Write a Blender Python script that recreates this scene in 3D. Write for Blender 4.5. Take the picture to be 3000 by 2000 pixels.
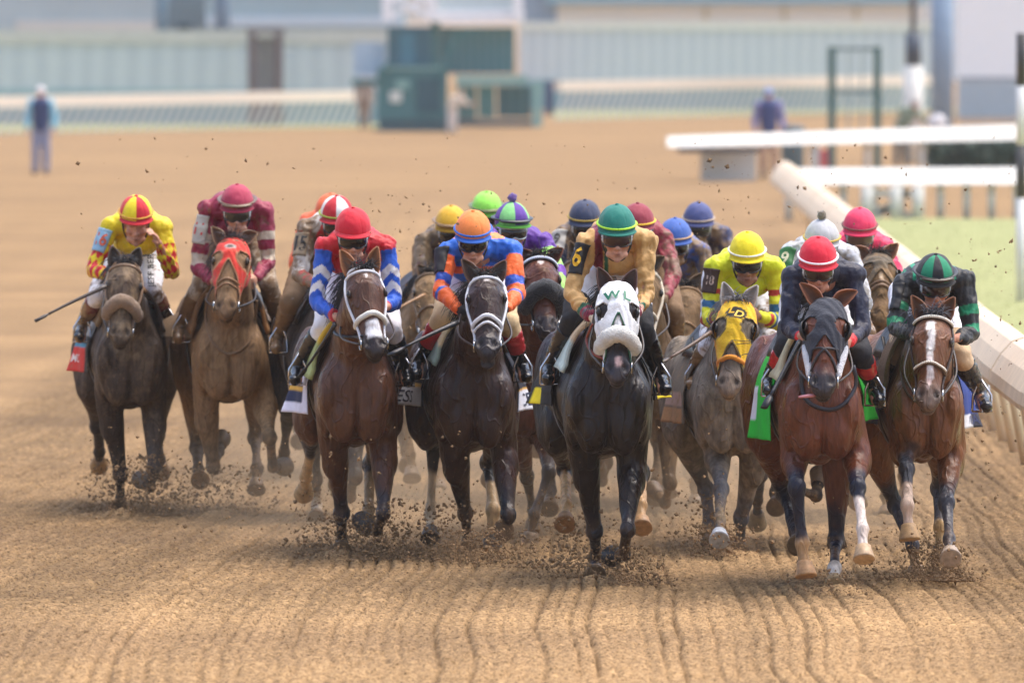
import bpy, math, random
import numpy as np
from mathutils import Vector, Matrix
from mathutils.bvhtree import BVHTree

random.seed(7)
RNG = np.random.default_rng(11)
rad = math.radians
scene = bpy.context.scene
for o in list(bpy.data.objects):
    bpy.data.objects.remove(o)

# ------------------------------------------------------------------ camera, world, sun, exposure
CAM_H = 3.1
PITCH = math.atan((1000 - 32) / 33333.0)
cam_data = bpy.data.cameras.new('camera')
cam_data.lens = 400
cam_data.sensor_width = 36
cam_data.clip_start = 1.0
cam_data.clip_end = 4000
cam_data.dof.use_dof = True
cam_data.dof.focus_distance = 61.8
cam_data.dof.aperture_fstop = 5.0
cam = bpy.data.objects.new('camera', cam_data)
scene.collection.objects.link(cam)
cam.location = (0, 0, CAM_H)
cam.rotation_euler = (math.pi / 2 - PITCH, 0, 0)
scene.camera = cam

SUN_EL = rad(70)
SUN_AZ = rad(64)      # measured from +Y (away from the camera) towards +X (right)
world = bpy.data.worlds.new('World')
scene.world = world
world.use_nodes = True
wn = world.node_tree.nodes
sky = wn.new('ShaderNodeTexSky')
sky.sky_type = 'NISHITA'
sky.sun_disc = False
sky.sun_elevation = SUN_EL
sky.sun_rotation = SUN_AZ
sky.air_density = .9
sky.dust_density = 4.0
wn['Background'].inputs[1].default_value = 0.145
world.node_tree.links.new(sky.outputs[0], wn['Background'].inputs[0])

sun_data = bpy.data.lights.new('sun', 'SUN')
sun_data.energy = 1.0
sun_data.angle = rad(60)
sun_data.color = (1.0, 0.95, 0.86)
sun = bpy.data.objects.new('sun', sun_data)
scene.collection.objects.link(sun)
sd = Vector((math.sin(SUN_AZ) * math.cos(SUN_EL), math.cos(SUN_AZ) * math.cos(SUN_EL), math.sin(SUN_EL)))
sun.rotation_euler = sd.to_track_quat('Z', 'Y').to_euler()
sun.location = (10, 40, 40)

scene.view_settings.view_transform = 'Standard'
scene.view_settings.look = 'None'
scene.view_settings.gamma = 1.0
scene.view_settings.exposure = 1.25
scene.render.engine = 'CYCLES'
scene.cycles.use_denoising = True
scene.cycles.max_bounces = 6
scene.cycles.volume_bounces = 1
scene.cycles.transparent_max_bounces = 8

# ------------------------------------------------------------------ photograph pixel (3000 x 2000) -> point at depth Y
FPX = 33333.0
_cp, _sp = math.cos(PITCH), math.sin(PITCH)
def at(px, py, d):
    u = (px - 1500) / FPX
    v = (1000 - py) / FPX
    dy = _cp + v * _sp
    t = d / dy
    return np.array((u * t, d, CAM_H + t * (-_sp + v * _cp)))

# ------------------------------------------------------------------ numpy helpers
def nrm(v):
    v = np.asarray(v, float)
    return v / max(np.linalg.norm(v), 1e-9)

def sstep(a, b, x):
    t = np.clip((x - a) / (b - a), 0, 1)
    return t * t * (3 - 2 * t)

def vnoise(p, scale=1.0, seed=0):
    p = np.asarray(p, float) * scale + 1000.0
    i = np.floor(p).astype(np.int64)
    f = p - i
    f = f * f * (3 - 2 * f)
    def h(a, b, c):
        n = (a * 73856093) ^ (b * 19349663) ^ (c * 83492791) ^ (seed * 2654435 + 977)
        n = (n * 1103515245 + 12345) & 0x7fffffff
        n = ((n >> 13) ^ n) * 60493 & 0x7fffffff
        return ((n >> 7) & 0xffff) / 65535.0
    r = 0
    for dx in (0, 1):
        wx = f[:, 0] if dx else 1 - f[:, 0]
        for dy in (0, 1):
            wy = f[:, 1] if dy else 1 - f[:, 1]
            for dz in (0, 1):
                wz = f[:, 2] if dz else 1 - f[:, 2]
                r = r + wx * wy * wz * h(i[:, 0] + dx, i[:, 1] + dy, i[:, 2] + dz)
    return r

def lin(c):
    c = np.asarray(c, float) / 255.0
    return np.where(c <= 0.04045, c / 12.92, ((c + 0.055) / 1.055) ** 2.4)

# ------------------------------------------------------------------ geometry soup
class Soup:
    def __init__(s):
        s.v, s.f, s.n = [], [], 0
    def add(s, v, f):
        v = np.asarray(v, float)
        s.v.append(v)
        s.f.extend([tuple(int(i) + s.n for i in q) for q in f])
        s.n += len(v)
        return s
    def verts(s):
        return np.concatenate(s.v) if s.v else np.zeros((0, 3))

def loft(cs, us, vs, rings, n=20, caps=True):
    """cs centres, us/vs axes, rings list of functions or (hw, hh[, egg])."""
    V, F = [], []
    a = np.linspace(0, 2 * np.pi, n, endpoint=False)
    m = len(cs)
    for c, u, v, r in zip(cs, us, vs, rings):
        hw, hh = r[0], r[1]
        egg = r[2] if len(r) > 2 else 0.0
        lo = r[3] if len(r) > 3 else -egg
        x = hw * np.cos(a) * (1 - egg * np.maximum(np.sin(a), 0) - lo * np.maximum(-np.sin(a), 0) ** 1.5)
        y = hh * np.sin(a)
        V.append(np.asarray(c)[None] + x[:, None] * np.asarray(u)[None] + y[:, None] * np.asarray(v)[None])
    V = np.concatenate(V)
    for i in range(m - 1):
        for j in range(n):
            k = (j + 1) % n
            F.append((i * n + j, i * n + k, (i + 1) * n + k, (i + 1) * n + j))
    if caps:
        F.append(tuple(range(n - 1, -1, -1)))
        F.append(tuple((m - 1) * n + j for j in range(n)))
    return V, F

def frames(pts, up=(0, 0, 1)):
    pts = np.asarray(pts, float)
    T = np.gradient(pts, axis=0)
    U, V = [], []
    prev = None
    for t in T:
        t = nrm(t)
        if prev is None:
            u = np.cross(up, t)
            if np.linalg.norm(u) < 1e-3:
                u = np.cross((1, 0, 0), t)
        else:
            u = prev - t * np.dot(prev, t)
        u = nrm(u)
        prev = u
        U.append(u)
        V.append(np.cross(t, u))
    return np.array(U), np.array(V)

def tube(pts, r, n=8, flat=1.0, up=(0, 0, 1), caps=True):
    pts = np.asarray(pts, float)
    if np.isscalar(r):
        r = [r] * len(pts)
    U, V = frames(pts, up)
    return loft(pts, U, V, [(a, a * flat) for a in r], n, caps)

def spline(pts, n=20):
    pts = np.asarray(pts, float)
    m = len(pts)
    if m < 3:
        t = np.linspace(0, 1, n)[:, None]
        return pts[0] * (1 - t) + pts[-1] * t
    ext = np.vstack([2 * pts[0] - pts[1], pts, 2 * pts[-1] - pts[-2]])
    out = []
    for s in np.linspace(0, m - 1, n):
        i = min(int(s), m - 2)
        t = s - i
        p0, p1, p2, p3 = ext[i], ext[i + 1], ext[i + 2], ext[i + 3]
        out.append(0.5 * (2 * p1 + (p2 - p0) * t + (2 * p0 - 5 * p1 + 4 * p2 - p3) * t * t + (3 * p1 - p0 - 3 * p2 + p3) * t ** 3))
    return np.array(out)

def _sphere(nu=14, nv=10):
    V, F = [], []
    for i in range(1, nv):
        ph = math.pi * i / nv
        for j in range(nu):
            th = 2 * math.pi * j / nu
            V.append((math.sin(ph) * math.cos(th), math.sin(ph) * math.sin(th), math.cos(ph)))
    top = len(V); V.append((0, 0, 1)); bot = len(V); V.append((0, 0, -1))
    for i in range(nv - 2):
        for j in range(nu):
            k = (j + 1) % nu
            F.append((i * nu + j, (i + 1) * nu + j, (i + 1) * nu + k, i * nu + k))
    for j in range(nu):
        k = (j + 1) % nu
        F.append((top, j, k))
        F.append((bot, (nv - 2) * nu + k, (nv - 2) * nu + j))
    return np.array(V), F
_SV, _SF = _sphere()
def ball(c, r, ax=None):
    r = np.asarray(r if not np.isscalar(r) else (r, r, r), float)
    v = _SV * r
    if ax is not None:
        v = v @ np.asarray(ax)          # rows of ax are the axes
    return v + np.asarray(c, float), _SF

def cone(a, b, ra, rb, n=14):
    """round cone: tapered tube with ball ends"""
    a, b = np.asarray(a, float), np.asarray(b, float)
    s = Soup()
    s.add(*tube([a, a * .75 + b * .25, (a + b) / 2, a * .25 + b * .75, b], np.linspace(ra, rb, 5), n))
    s.add(*ball(a, ra)); s.add(*ball(b, rb))
    return s.verts(), s.f

def boxv(x0, x1, y0, y1, z0, z1):
    V = [(x, y, z) for z in (z0, z1) for y in (y0, y1) for x in (x0, x1)]
    F = [(0, 2, 3, 1), (4, 5, 7, 6), (0, 1, 5, 4), (2, 6, 7, 3), (0, 4, 6, 2), (1, 3, 7, 5)]
    return np.array(V, float), F

def beam(a, b, w, h, up=(0, 0, 1)):
    a, b = np.asarray(a, float), np.asarray(b, float)
    t = nrm(b - a)
    u = nrm(np.cross(up, t)) if abs(np.dot(up, t)) < .999 else np.array((1., 0, 0))
    v = np.cross(t, u)
    V = [p + u * su * w / 2 + v * sv * h / 2 for p in (a, b) for su, sv in ((-1, -1), (1, -1), (1, 1), (-1, 1))]
    return np.array(V), [(3, 2, 1, 0), (4, 5, 6, 7), (0, 1, 5, 4), (1, 2, 6, 5), (2, 3, 7, 6), (3, 0, 4, 7)]

def grid(fn, nu, nv):
    V = np.array([fn(u, v) for u in np.linspace(0, 1, nu) for v in np.linspace(0, 1, nv)])
    F = [(i * nv + j, i * nv + j + 1, (i + 1) * nv + j + 1, (i + 1) * nv + j) for i in range(nu - 1) for j in range(nv - 1)]
    return V, F

# ------------------------------------------------------------------ materials
def new_mat(name):
    m = bpy.data.materials.new(name)
    m.use_nodes = True
    nt = m.node_tree
    return m, nt, nt.nodes['Principled BSDF']

_mats = {}
def mat(name, col=None, rough=.6, attr=False, var=.12, vscale=30, bump=.0, bscale=60, metal=0., spec=.5, sheen=0., coat=0., stretch=None):
    """principled surface: flat colour or the mesh's own 'Col' attribute, mottled by noise, with a noise bump"""
    if name in _mats:
        return _mats[name]
    m, nt, b = new_mat(name)
    N, L = nt.nodes, nt.links
    tc = N.new('ShaderNodeTexCoord')
    src = tc.outputs['Object']
    if stretch:
        mp = N.new('ShaderNodeMapping'); mp.inputs['Scale'].default_value = stretch
        L.new(src, mp.inputs['Vector']); src = mp.outputs[0]
    if attr:
        a = N.new('ShaderNodeAttribute'); a.attribute_name = 'Col'
        base = a.outputs['Color']
    else:
        a = N.new('ShaderNodeRGB'); a.outputs[0].default_value = (*[float(x) for x in col], 1)
        base = a.outputs[0]
    if var > 0:
        nz = N.new('ShaderNodeTexNoise'); nz.inputs['Scale'].default_value = vscale; nz.inputs['Detail'].default_value = 6
        L.new(src, nz.inputs['Vector'])
        mr = N.new('ShaderNodeMapRange'); mr.inputs['From Min'].default_value = .3; mr.inputs['From Max'].default_value = .7
        mr.inputs['To Min'].default_value = 1 - var; mr.inputs['To Max'].default_value = 1 + var
        L.new(nz.outputs['Fac'], mr.inputs['Value'])
        mx = N.new('ShaderNodeVectorMath'); mx.operation = 'SCALE'
        L.new(base, mx.inputs[0]); L.new(mr.outputs[0], mx.inputs['Scale'])
        L.new(mx.outputs[0], b.inputs['Base Color'])
    else:
        L.new(base, b.inputs['Base Color'])
    if bump > 0:
        nb = N.new('ShaderNodeTexNoise'); nb.inputs['Scale'].default_value = bscale; nb.inputs['Detail'].default_value = 5
        L.new(src, nb.inputs['Vector'])
        bp = N.new('ShaderNodeBump'); bp.inputs['Strength'].default_value = bump; bp.inputs['Distance'].default_value = .02
        L.new(nb.outputs['Fac'], bp.inputs['Height']); L.new(bp.outputs[0], b.inputs['Normal'])
    b.inputs['Roughness'].default_value = rough
    b.inputs['Metallic'].default_value = metal
    b.inputs['Specular IOR Level'].default_value = spec
    if sheen: b.inputs['Sheen Weight'].default_value = sheen
    if coat: b.inputs['Coat Weight'].default_value = coat; b.inputs['Coat Roughness'].default_value = .15
    _mats[name] = m
    return m

def cmat(col, kind='plain', **kw):
    """shared colour material keyed by colour and surface kind (col in 0-255 photo values)"""
    presets = dict(plain=dict(rough=.6), leather=dict(rough=.38, bump=.15, bscale=90), cloth=dict(rough=.85, bump=.25, bscale=120, sheen=.2),
                   gloss=dict(rough=.15, var=.0), metal=dict(rough=.25, metal=1., var=.05), fleece=dict(rough=.95, bump=.9, bscale=140, sheen=.4),
                   paint=dict(rough=.5, var=.08, vscale=8), hair=dict(rough=.5, var=.25, vscale=60), mud=dict(rough=.9, bump=.6, bscale=120, var=.3))
    k = dict(presets[kind]); k.update(kw)
    nm = kind + '_' + '_'.join(str(int(c)) for c in col)
    return mat(nm, lin(col), **k)

# ------------------------------------------------------------------ object creation
def link(ob, parent=None):
    scene.collection.objects.link(ob)
    if parent is not None:
        ob.parent = parent
    return ob

def tag(o, label=None, cat=None, group=None, kind=None):
    if label: o['label'] = label
    if cat: o['category'] = cat
    if group: o['group'] = group
    if kind: o['kind'] = kind
    return o

def empty(name, loc):
    o = bpy.data.objects.new(name, None)
    o.location = [float(x) for x in loc]
    o.empty_display_size = .2
    return link(o)

def setcol(me, col):
    a = me.color_attributes.new('Col', 'FLOAT_COLOR', 'POINT')
    c = np.ones((len(me.vertices), 4), np.float32)
    c[:, :3] = col
    a.data.foreach_set('color', c.ravel())

def origin_of(parent):
    o = np.zeros(3)
    while parent is not None:
        o = o + np.array(parent.location)
        parent = parent.parent
    return o

def build(name, s, material, parent=None, col=None, smooth=True, solid=0.):
    """one mesh object from a soup given in world coordinates"""
    if isinstance(s, tuple):
        t = Soup(); t.add(*s); s = t
    v = s.verts() - origin_of(parent)
    me = bpy.data.meshes.new(name)
    me.from_pydata(v.tolist(), [], s.f)
    if smooth: me.shade_smooth()
    if col is not None: setcol(me, col)
    me.materials.append(material)
    ob = bpy.data.objects.new(name, me)
    link(ob, parent)
    if solid:
        m = ob.modifiers.new('solid', 'SOLIDIFY'); m.thickness = solid; m.offset = 0
    return ob

def remesh(s, voxel, it=4):
    """fuse the overlapping closed shapes of a soup into one smooth skin; returns a mesh in the soup's coordinates"""
    me = bpy.data.meshes.new('tmp')
    me.from_pydata(s.verts().tolist(), [], s.f)
    ob = bpy.data.objects.new('tmp', me)
    scene.collection.objects.link(ob)
    m = ob.modifiers.new('r', 'REMESH'); m.mode = 'VOXEL'; m.voxel_size = voxel
    if it:
        m2 = ob.modifiers.new('s', 'SMOOTH'); m2.factor = .5; m2.iterations = it
    dg = bpy.context.evaluated_depsgraph_get()
    out = bpy.data.meshes.new_from_object(ob.evaluated_get(dg))
    bpy.data.objects.remove(ob)
    bpy.data.meshes.remove(me)
    return out

def mverts(me):
    v = np.empty(len(me.vertices) * 3, np.float32)
    me.vertices.foreach_get('co', v)
    return v.reshape(-1, 3).astype(float)

def mnormals(me):
    v = np.empty(len(me.vertices) * 3, np.float32)
    me.vertex_normals.foreach_get('vector', v)
    return v.reshape(-1, 3).astype(float)

def finish(name, me, verts, col, material, parent):
    me.name = name
    me.vertices.foreach_set('co', (verts - origin_of(parent)).astype(np.float32).ravel())
    me.update()
    me.shade_smooth()
    if col is not None: setcol(me, col)
    me.materials.clear(); me.materials.append(material)
    ob = bpy.data.objects.new(name, me)
    return link(ob, parent)

def relax(me, v, w, it):
    e = np.empty(len(me.edges) * 2, np.int32); me.edges.foreach_get('vertices', e)
    a, b = e[0::2], e[1::2]; n = len(v)
    deg = np.maximum(np.bincount(a, minlength=n) + np.bincount(b, minlength=n), 1)[:, None]
    for _ in range(it):
        s = np.stack([np.bincount(a, v[b, k], n) + np.bincount(b, v[a, k], n) for k in range(3)], 1)
        v = v + w[:, None] * (s / deg - v) * .8
    return v

def seg_dist(p, a, b):
    a, b = np.asarray(a, float), np.asarray(b, float)
    d = b - a
    t = np.clip(((p - a) @ d) / max(d @ d, 1e-9), 0, 1)
    q = a + t[:, None] * d
    return np.linalg.norm(p - q, axis=1), t

def text_mesh(txt, size=1.0, bold=0.):
    cu = bpy.data.curves.new('txt', 'FONT')
    cu.body = txt; cu.size = size; cu.align_x = 'CENTER'; cu.align_y = 'CENTER'
    cu.offset = bold
    cu.resolution_u = 3
    ob = bpy.data.objects.new('txt', cu)
    scene.collection.objects.link(ob)
    dg = bpy.context.evaluated_depsgraph_get()
    me = bpy.data.meshes.new_from_object(ob.evaluated_get(dg))
    v = mverts(me)
    f = [tuple(p.vertices) for p in me.polygons]
    bpy.data.objects.remove(ob)
    bpy.data.meshes.remove(me)
    return v, f
# ------------------------------------------------------------------ racehorse
# sections of the head along poll -> lips: (t, half width, half depth)
HEAD = np.array([(-.08, .050, .05), (0, .086, .088), (.10, .102, .110), (.20, .110, .124), (.29, .111, .128), (.40, .101, .122),
                 (.52, .085, .098), (.64, .070, .078), (.78, .064, .066), (.88, .068, .064), (.96, .061, .052), (1.02, .036, .028)])
HL = .60
LEG_F = dict(fore=.42, cannon=.27, past=.19)
LEG_H = dict(fore=.44, cannon=.36, past=.19)

def solve(p0, px, py, d0, L, sgn):
    """3-D joint on the sight line of a pixel at bone length L from p0 (sgn: +1 behind p0, -1 ahead)"""
    q = at(px, py, p0[1])
    flat = np.hypot(q[0] - p0[0], q[2] - p0[2])
    dy = math.sqrt(max(L * L - flat * flat, 0)) if flat < L else 0
    return at(px, py, p0[1] + sgn * dy)

def mudmix(col, p, mudc, amt, seed, scale=1.0):
    n = vnoise(p, 9 * scale, seed) * .45 + vnoise(p, 38 * scale, seed + 1) * .33 + vnoise(p, 110 * scale, seed + 2) * .22
    m = sstep(1 - amt - .13, 1 - amt + .13, n)[:, None]
    return col * (1 - m) + np.asarray(mudc) * m

HOOF_DIRT = lin((150, 112, 70))
def coat_mat(name, rough, spec, speck, speckc):
    if name in _mats: return _mats[name]
    m, nt, b = new_mat(name); N, L = nt.nodes, nt.links
    tc = N.new('ShaderNodeTexCoord')
    def nz(scale, det, sc=(1, 1, 1)):
        mp = N.new('ShaderNodeMapping'); mp.inputs['Scale'].default_value = sc; L.new(tc.outputs['Object'], mp.inputs['Vector'])
        n = N.new('ShaderNodeTexNoise'); n.inputs['Scale'].default_value = scale; n.inputs['Detail'].default_value = det; L.new(mp.outputs[0], n.inputs['Vector'])
        return n.outputs['Fac']
    def rng(x, a, b_, c=0., d_=1.):
        r = N.new('ShaderNodeMapRange'); r.inputs['From Min'].default_value = a; r.inputs['From Max'].default_value = b_
        r.inputs['To Min'].default_value = c; r.inputs['To Max'].default_value = d_; L.new(x, r.inputs['Value']); return r.outputs[0]
    def mth(op, x, y):
        q = N.new('ShaderNodeMath'); q.operation = op
        for i, z in enumerate((x, y)):
            if isinstance(z, (int, float)): q.inputs[i].default_value = z
            else: L.new(z, q.inputs[i])
        return q.outputs[0]
    a = N.new('ShaderNodeAttribute'); a.attribute_name = 'Col'
    hair = rng(nz(60, 5, (1, 1, .22)), .3, .7, .72, 1.28)
    mx = N.new('ShaderNodeVectorMath'); mx.operation = 'SCALE'; L.new(a.outputs['Color'], mx.inputs[0]); L.new(hair, mx.inputs['Scale'])
    sp = mth('MULTIPLY', rng(nz(150, 2), .70 - speck, .74 - speck), rng(nz(7, 3), .35, .6))
    mix = N.new('ShaderNodeMix'); mix.data_type = 'RGBA'; L.new(mth('MULTIPLY', sp, .75), mix.inputs[0]); L.new(mx.outputs[0], mix.inputs[6]); mix.inputs[7].default_value = (*lin(speckc), 1)
    L.new(mix.outputs[2], b.inputs['Base Color'])
    vein = mth('SUBTRACT', 1.0, rng(mth('ABSOLUTE', mth('SUBTRACT', nz(7, 1.5, (1, 1, .55)), .5), 0), 0., .022))
    hgt = mth('ADD', mth('ADD', mth('MULTIPLY', vein, .5), mth('MULTIPLY', nz(16, 3, (1.2, 1, .4)), 1.9)), mth('MULTIPLY', nz(110, 3, (1, 1, .3)), .22))
    bp = N.new('ShaderNodeBump'); bp.inputs['Strength'].default_value = .55; bp.inputs['Distance'].default_value = .02; L.new(hgt, bp.inputs['Height']); L.new(bp.outputs[0], b.inputs['Normal'])
    L.new(rng(nz(9, 4, (1, 1, .4)), .35, .65, rough - .10, rough + .14), b.inputs['Roughness'])
    b.inputs['Specular IOR Level'].default_value = spec
    _mats[name] = m
    return m

def horse(H):
    d, s = H['d'], FPX / H['d']
    vox = H.get('vox', .0115)
    gx = (H['cx'] - 1500) / FPX * d
    root = empty('racehorse', (gx, d, 0))
    tag(root, H['label'], 'horse', 'racehorses galloping in the pack')
    z0 = at(H['cx'], H['pect'], d)[2]
    yw = rad(H.get('yaw', -3))
    b = np.array((math.sin(yw), math.cos(yw), 0)); l = np.array((math.cos(yw), -math.sin(yw), 0)); k = np.array((0, 0, 1.))
    O = np.array((gx, d, 0))
    wd = H.get('wide', .9)
    T = lambda t, lat, z: O + b * t + l * lat + k * z
    S = Soup()
    # torso
    TS = [(0.0, .36, .11, .19, 0), (.09, .37, .205, .28, .05), (.22, .375, .25, .335, .32), (.42, .38, .268, .37, .40), (.68, .385, .28, .365, .28),
          (.98, .40, .285, .335, .08), (1.25, .42, .29, .305, .05), (1.5, .44, .30, .30, .06), (1.75, .44, .27, .275, .05), (1.95, .42, .17, .2, 0), (2.04, .41, .06, .09, 0)]
    TSa = np.array(TS)
    wdt = lambda t: wd + (1 - wd) * float(np.clip((t - .5) / .8, 0, 1))
    S.add(*loft([T(t, 0, z0 + zc) for t, zc, *_ in TS], [l] * len(TS), [k] * len(TS), [(hw * wdt(t), hh, eg, np.interp(t, [0, .4, .9, 1.5], [.25, .38, .12, .05])) for t, _, hw, hh, eg in TS], 32))
    def torso_at(t, ang, off=0.):
        zc, hw, hh, eg = [np.interp(t, TSa[:, 0], TSa[:, i]) for i in (1, 2, 3, 4)]
        return T(t, (hw * wdt(t) + off) * math.cos(ang) * (1 - eg * max(math.sin(ang), 0)), z0 + zc + (hh + off) * math.sin(ang))
    # muscles of the breast, shoulder and quarters
    for sg in (-1, 1):
        S.add(*ball(T(.075, sg * .088 * wd, z0 + .20), (.10, .085, .155)))
        S.add(*ball(T(.14, sg * .172 * wd, z0 + .32), (.07, .16, .17)))
        S.add(*ball(T(.22, sg * .185 * wd, z0 + .25), (.065, .14, .18)))
        S.add(*ball(T(1.55, sg * .20, z0 + .36), (.13, .27, .33)))
        S.add(*ball(T(1.42, sg * .21, z0 + .17), (.10, .17, .19)))
    # head frame
    poll = at(H['poll'][0], H['poll'][1], d - .30)
    chin = at(H['chin'][0], H['chin'][1], poll[1])
    drop = np.hypot(chin[0] - poll[0], chin[2] - poll[2])
    chin = at(H['chin'][0], H['chin'][1], poll[1] - math.sqrt(max(HL ** 2 - drop ** 2, .15 ** 2)))
    hs = max(1.0, np.linalg.norm(chin - poll) / HL) * H.get('hscale', 1.0)
    A = nrm(chin - poll)
    roll = rad(H.get('roll', 0)); turn = rad(H.get('turn', 0))
    X = np.array((math.cos(turn), math.sin(turn), 0))
    Lx = nrm(X - A * np.dot(X, A))
    Nn = np.cross(A, Lx)
    if Nn[1] > 0: Nn = -Nn
    Lx = Lx * math.cos(roll) + Nn * math.sin(roll); Nn = np.cross(A, Lx); Nn = -Nn if Nn[1] > 0 else Nn
    P0 = poll - k * .045 * hs - Nn * .02
    HA = np.linalg.norm(chin - poll) - .045 * hs
    hp = lambda t, lat, n: P0 + A * HA * t + Lx * lat * hs + Nn * n * hs
    S.add(*loft([hp(t, 0, 0) for t, *_ in HEAD], [Lx * hs] * len(HEAD), [Nn * hs] * len(HEAD), [(w, h) for _, w, h in HEAD], 26))
    for sg in (-1, 1):
        S.add(*ball(hp(.275, sg * .084, .048), (.034, .05, .04), (Lx, A, Nn)))       # brow
        S.add(*ball(hp(.33, sg * .068, -.06), (.042, .10, .08), (Lx, A, Nn)))       # cheek
        S.add(*ball(hp(.885, sg * .041, .026), (.034, .048, .036), (Lx, A, Nn)))    # nostril flare
        S.add(*tube([hp(.36, sg * .083, .02), hp(.5, sg * .066, .03), hp(.6, sg * .055, .03)], [.018, .016, .012]))
    S.add(*ball(hp(.985, 0, .002), (.044, .034, .042), (Lx, A, Nn)))                # upper lip
    gape = H.get('gape', .0)
    S.add(*ball(hp(.95 + gape, 0, -.046), (.046, .05, .030), (Lx, A, Nn)))          # lower lip
    S.add(*cone(hp(.6, 0, -.06), hp(.97 + gape, 0, -.055), .045 * hs, .026 * hs))
    S.add(*tube([hp(.22, 0, .10), hp(.45, 0, .075), hp(.7, 0, .055)], [.05, .045, .035]))
    # neck
    n0 = T(.42, 0, z0 + .48); n3 = hp(.05, 0, -.06)
    n1 = n0 * .66 + n3 * .34 + k * .0; n2 = n0 * .30 + n3 * .70 + k * .03
    NP = spline([n0, n1, n2, n3], 9)
    NW = np.interp(np.linspace(0, 1, 9), [0, .3, .6, 1], [.20 * min(wd + .02, 1), .150, .115, .080]); NH = np.interp(np.linspace(0, 1, 9), [0, .3, .6, 1], [.34, .26, .185, .115])
    NU, NV = frames(NP, (0, 0, 1))
    NU = np.array([l if np.dot(u, l) > 0 else -l for u in NU]); NV = np.array([nrm(np.cross(t, u)) for t, u in zip(np.gradient(NP, axis=0), NU)])
    NV = np.array([v if v[2] > 0 else -v for v in NV])
    S.add(*loft(NP, NU, NV, [(w, h, .3) for w, h in zip(NW, NH)], 24))
    crest = [c + v * h * .96 for c, v, h in zip(NP, NV, NH)]
    # legs
    legs = []
    for nm, front in (('fl', 1), ('fr', 1), ('hl', 0), ('hr', 0)):
        pts, sg = H[nm]
        side = -1 if nm[1] == 'l' else 1
        LL = LEG_F if front else LEG_H
        if front:
            e0 = at(pts[0][0], pts[0][1], d + .30)
            e0[0] = np.clip(e0[0], gx - .19, gx + .19)
            E = e0 + k * .0
        else:
            E = T(1.40, side * .20, z0 + .13)
        Kp = solve(E, *pts[1], d, LL['fore'], sg[0])
        Fp = solve(Kp, *pts[2], d, LL['cannon'], sg[1])
        Hp = solve(Fp, *pts[3], d, LL['past'], sg[2])
        if front and Hp[2] < .03: Hp[2] = min(Hp[2], 0.0)
        legs.append((front, side, E, Kp, Fp, Hp))
        f = 1.0 if front else 1.06
        up = T(.24, side * .160 * wd, z0 + .30) if front else T(1.5, side * .19, z0 + .34)
        S.add(*cone(up, E, .100 if front else .16, .084 if front else .125))
        q = lambda t: E * (1 - t) + Kp * t
        pr = ([.084, .076, .060, .046, .039] if front else [.12, .10, .072, .050, .042])
        S.add(*tube([q(t) for t in (0, .22, .5, .76, .95)], pr, 16)); S.add(*ball(E, pr[0]))
        # muscle belly of the forearm
        if front: S.add(*ball(q(.2) + l * side * .015, (.07, .075, .12)))
        S.add(*ball(Kp, (.051 * f, .05 * f, .06 * f)))
        if not front: S.add(*ball(Kp + nrm(Kp - Fp) * .05 + b * .025, (.03, .04, .045)))
        c = lambda t: Kp * (1 - t) + Fp * t
        S.add(*tube([c(t) for t in (0, .2, .5, .8, 1)], [.045 * f, .034 * f, .029 * f, .031 * f, .038 * f], 14))
        S.add(*ball(Fp, (.042 * f, .042 * f, .044 * f)))
        hd = nrm(Hp - Fp)
        S.add(*tube([Fp, Fp + (Hp - Fp) * .35, Hp - hd * .075], [.038, .028, .035], 14))
        S.add(*ball(Hp - hd * .075, .035))
    # fuse
    me = remesh(S, vox, 5)
    v = mverts(me)
    _r = v - P0
    wgt = sstep(z0 - .10, z0 + .10, v[:, 2]) * (1 - sstep(-.25, -.05, _r @ A / HA) * (np.linalg.norm(_r - A * HA * .5, axis=1) < .55))
    v = relax(me, v, wgt, 4)
    me.vertices.foreach_set('co', v.astype(np.float32).ravel()); me.update()
    nr = mnormals(me)
    # head coordinates of every vertex
    rel = v - P0
    tt = rel @ A / HA; lat = rel @ Lx / hs; nn = rel @ Nn / hs
    inh = (tt > -.12) & (tt < 1.15) & (np.abs(lat) < .16) & (np.abs(nn) < .2)
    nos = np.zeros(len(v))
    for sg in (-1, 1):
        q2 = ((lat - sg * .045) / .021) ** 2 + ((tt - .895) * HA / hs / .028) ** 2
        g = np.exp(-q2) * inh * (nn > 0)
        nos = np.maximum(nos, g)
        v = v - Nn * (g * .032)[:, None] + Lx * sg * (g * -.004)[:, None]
        q3 = ((lat - sg * .103) / .03) ** 2 + ((tt - .292) * HA / hs / .028) ** 2 + ((nn - .055) / .03) ** 2
        v = v - Lx * sg * (np.exp(-q3) * .012 * inh)[:, None]
    mo = np.exp(-((nn + .030) / .009) ** 2) * sstep(.72, .9, tt) * inh
    v = v - nr * (mo * .007)[:, None]
    # creases of the breast and neck
    lt = (v - O) @ l; zz = v[:, 2] - z0
    fr_ = sstep(-.2, -.6, nr @ b) * (1 - inh)
    g1 = np.exp(-(lt / .016) ** 2) * sstep(.02, .08, zz) * sstep(.40, .28, zz)
    g2 = np.exp(-((np.abs(lt) - .085) / .020) ** 2) * sstep(.34, .46, zz)
    g3 = np.exp(-((np.abs(lt) - .155 - .12 * (zz - .2)) / .018) ** 2) * sstep(.0, .1, zz) * sstep(.55, .4, zz)
    v = v + b * ((g1 * .026 + g2 * .014 + g3 * .014) * fr_)[:, None]
    # fine muscle relief
    rl = vnoise(v * np.array((1, .6, .45)), 13, H['seed']) - .5
    body_m = 1 - inh * 1.0
    v = v + nr * (rl * .016 * body_m)[:, None]
    # ---- coat
    coat = lin(H['coat']); points = lin(H.get('points', (34, 28, 28)))
    C = np.tile(coat, (len(v), 1))
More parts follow.
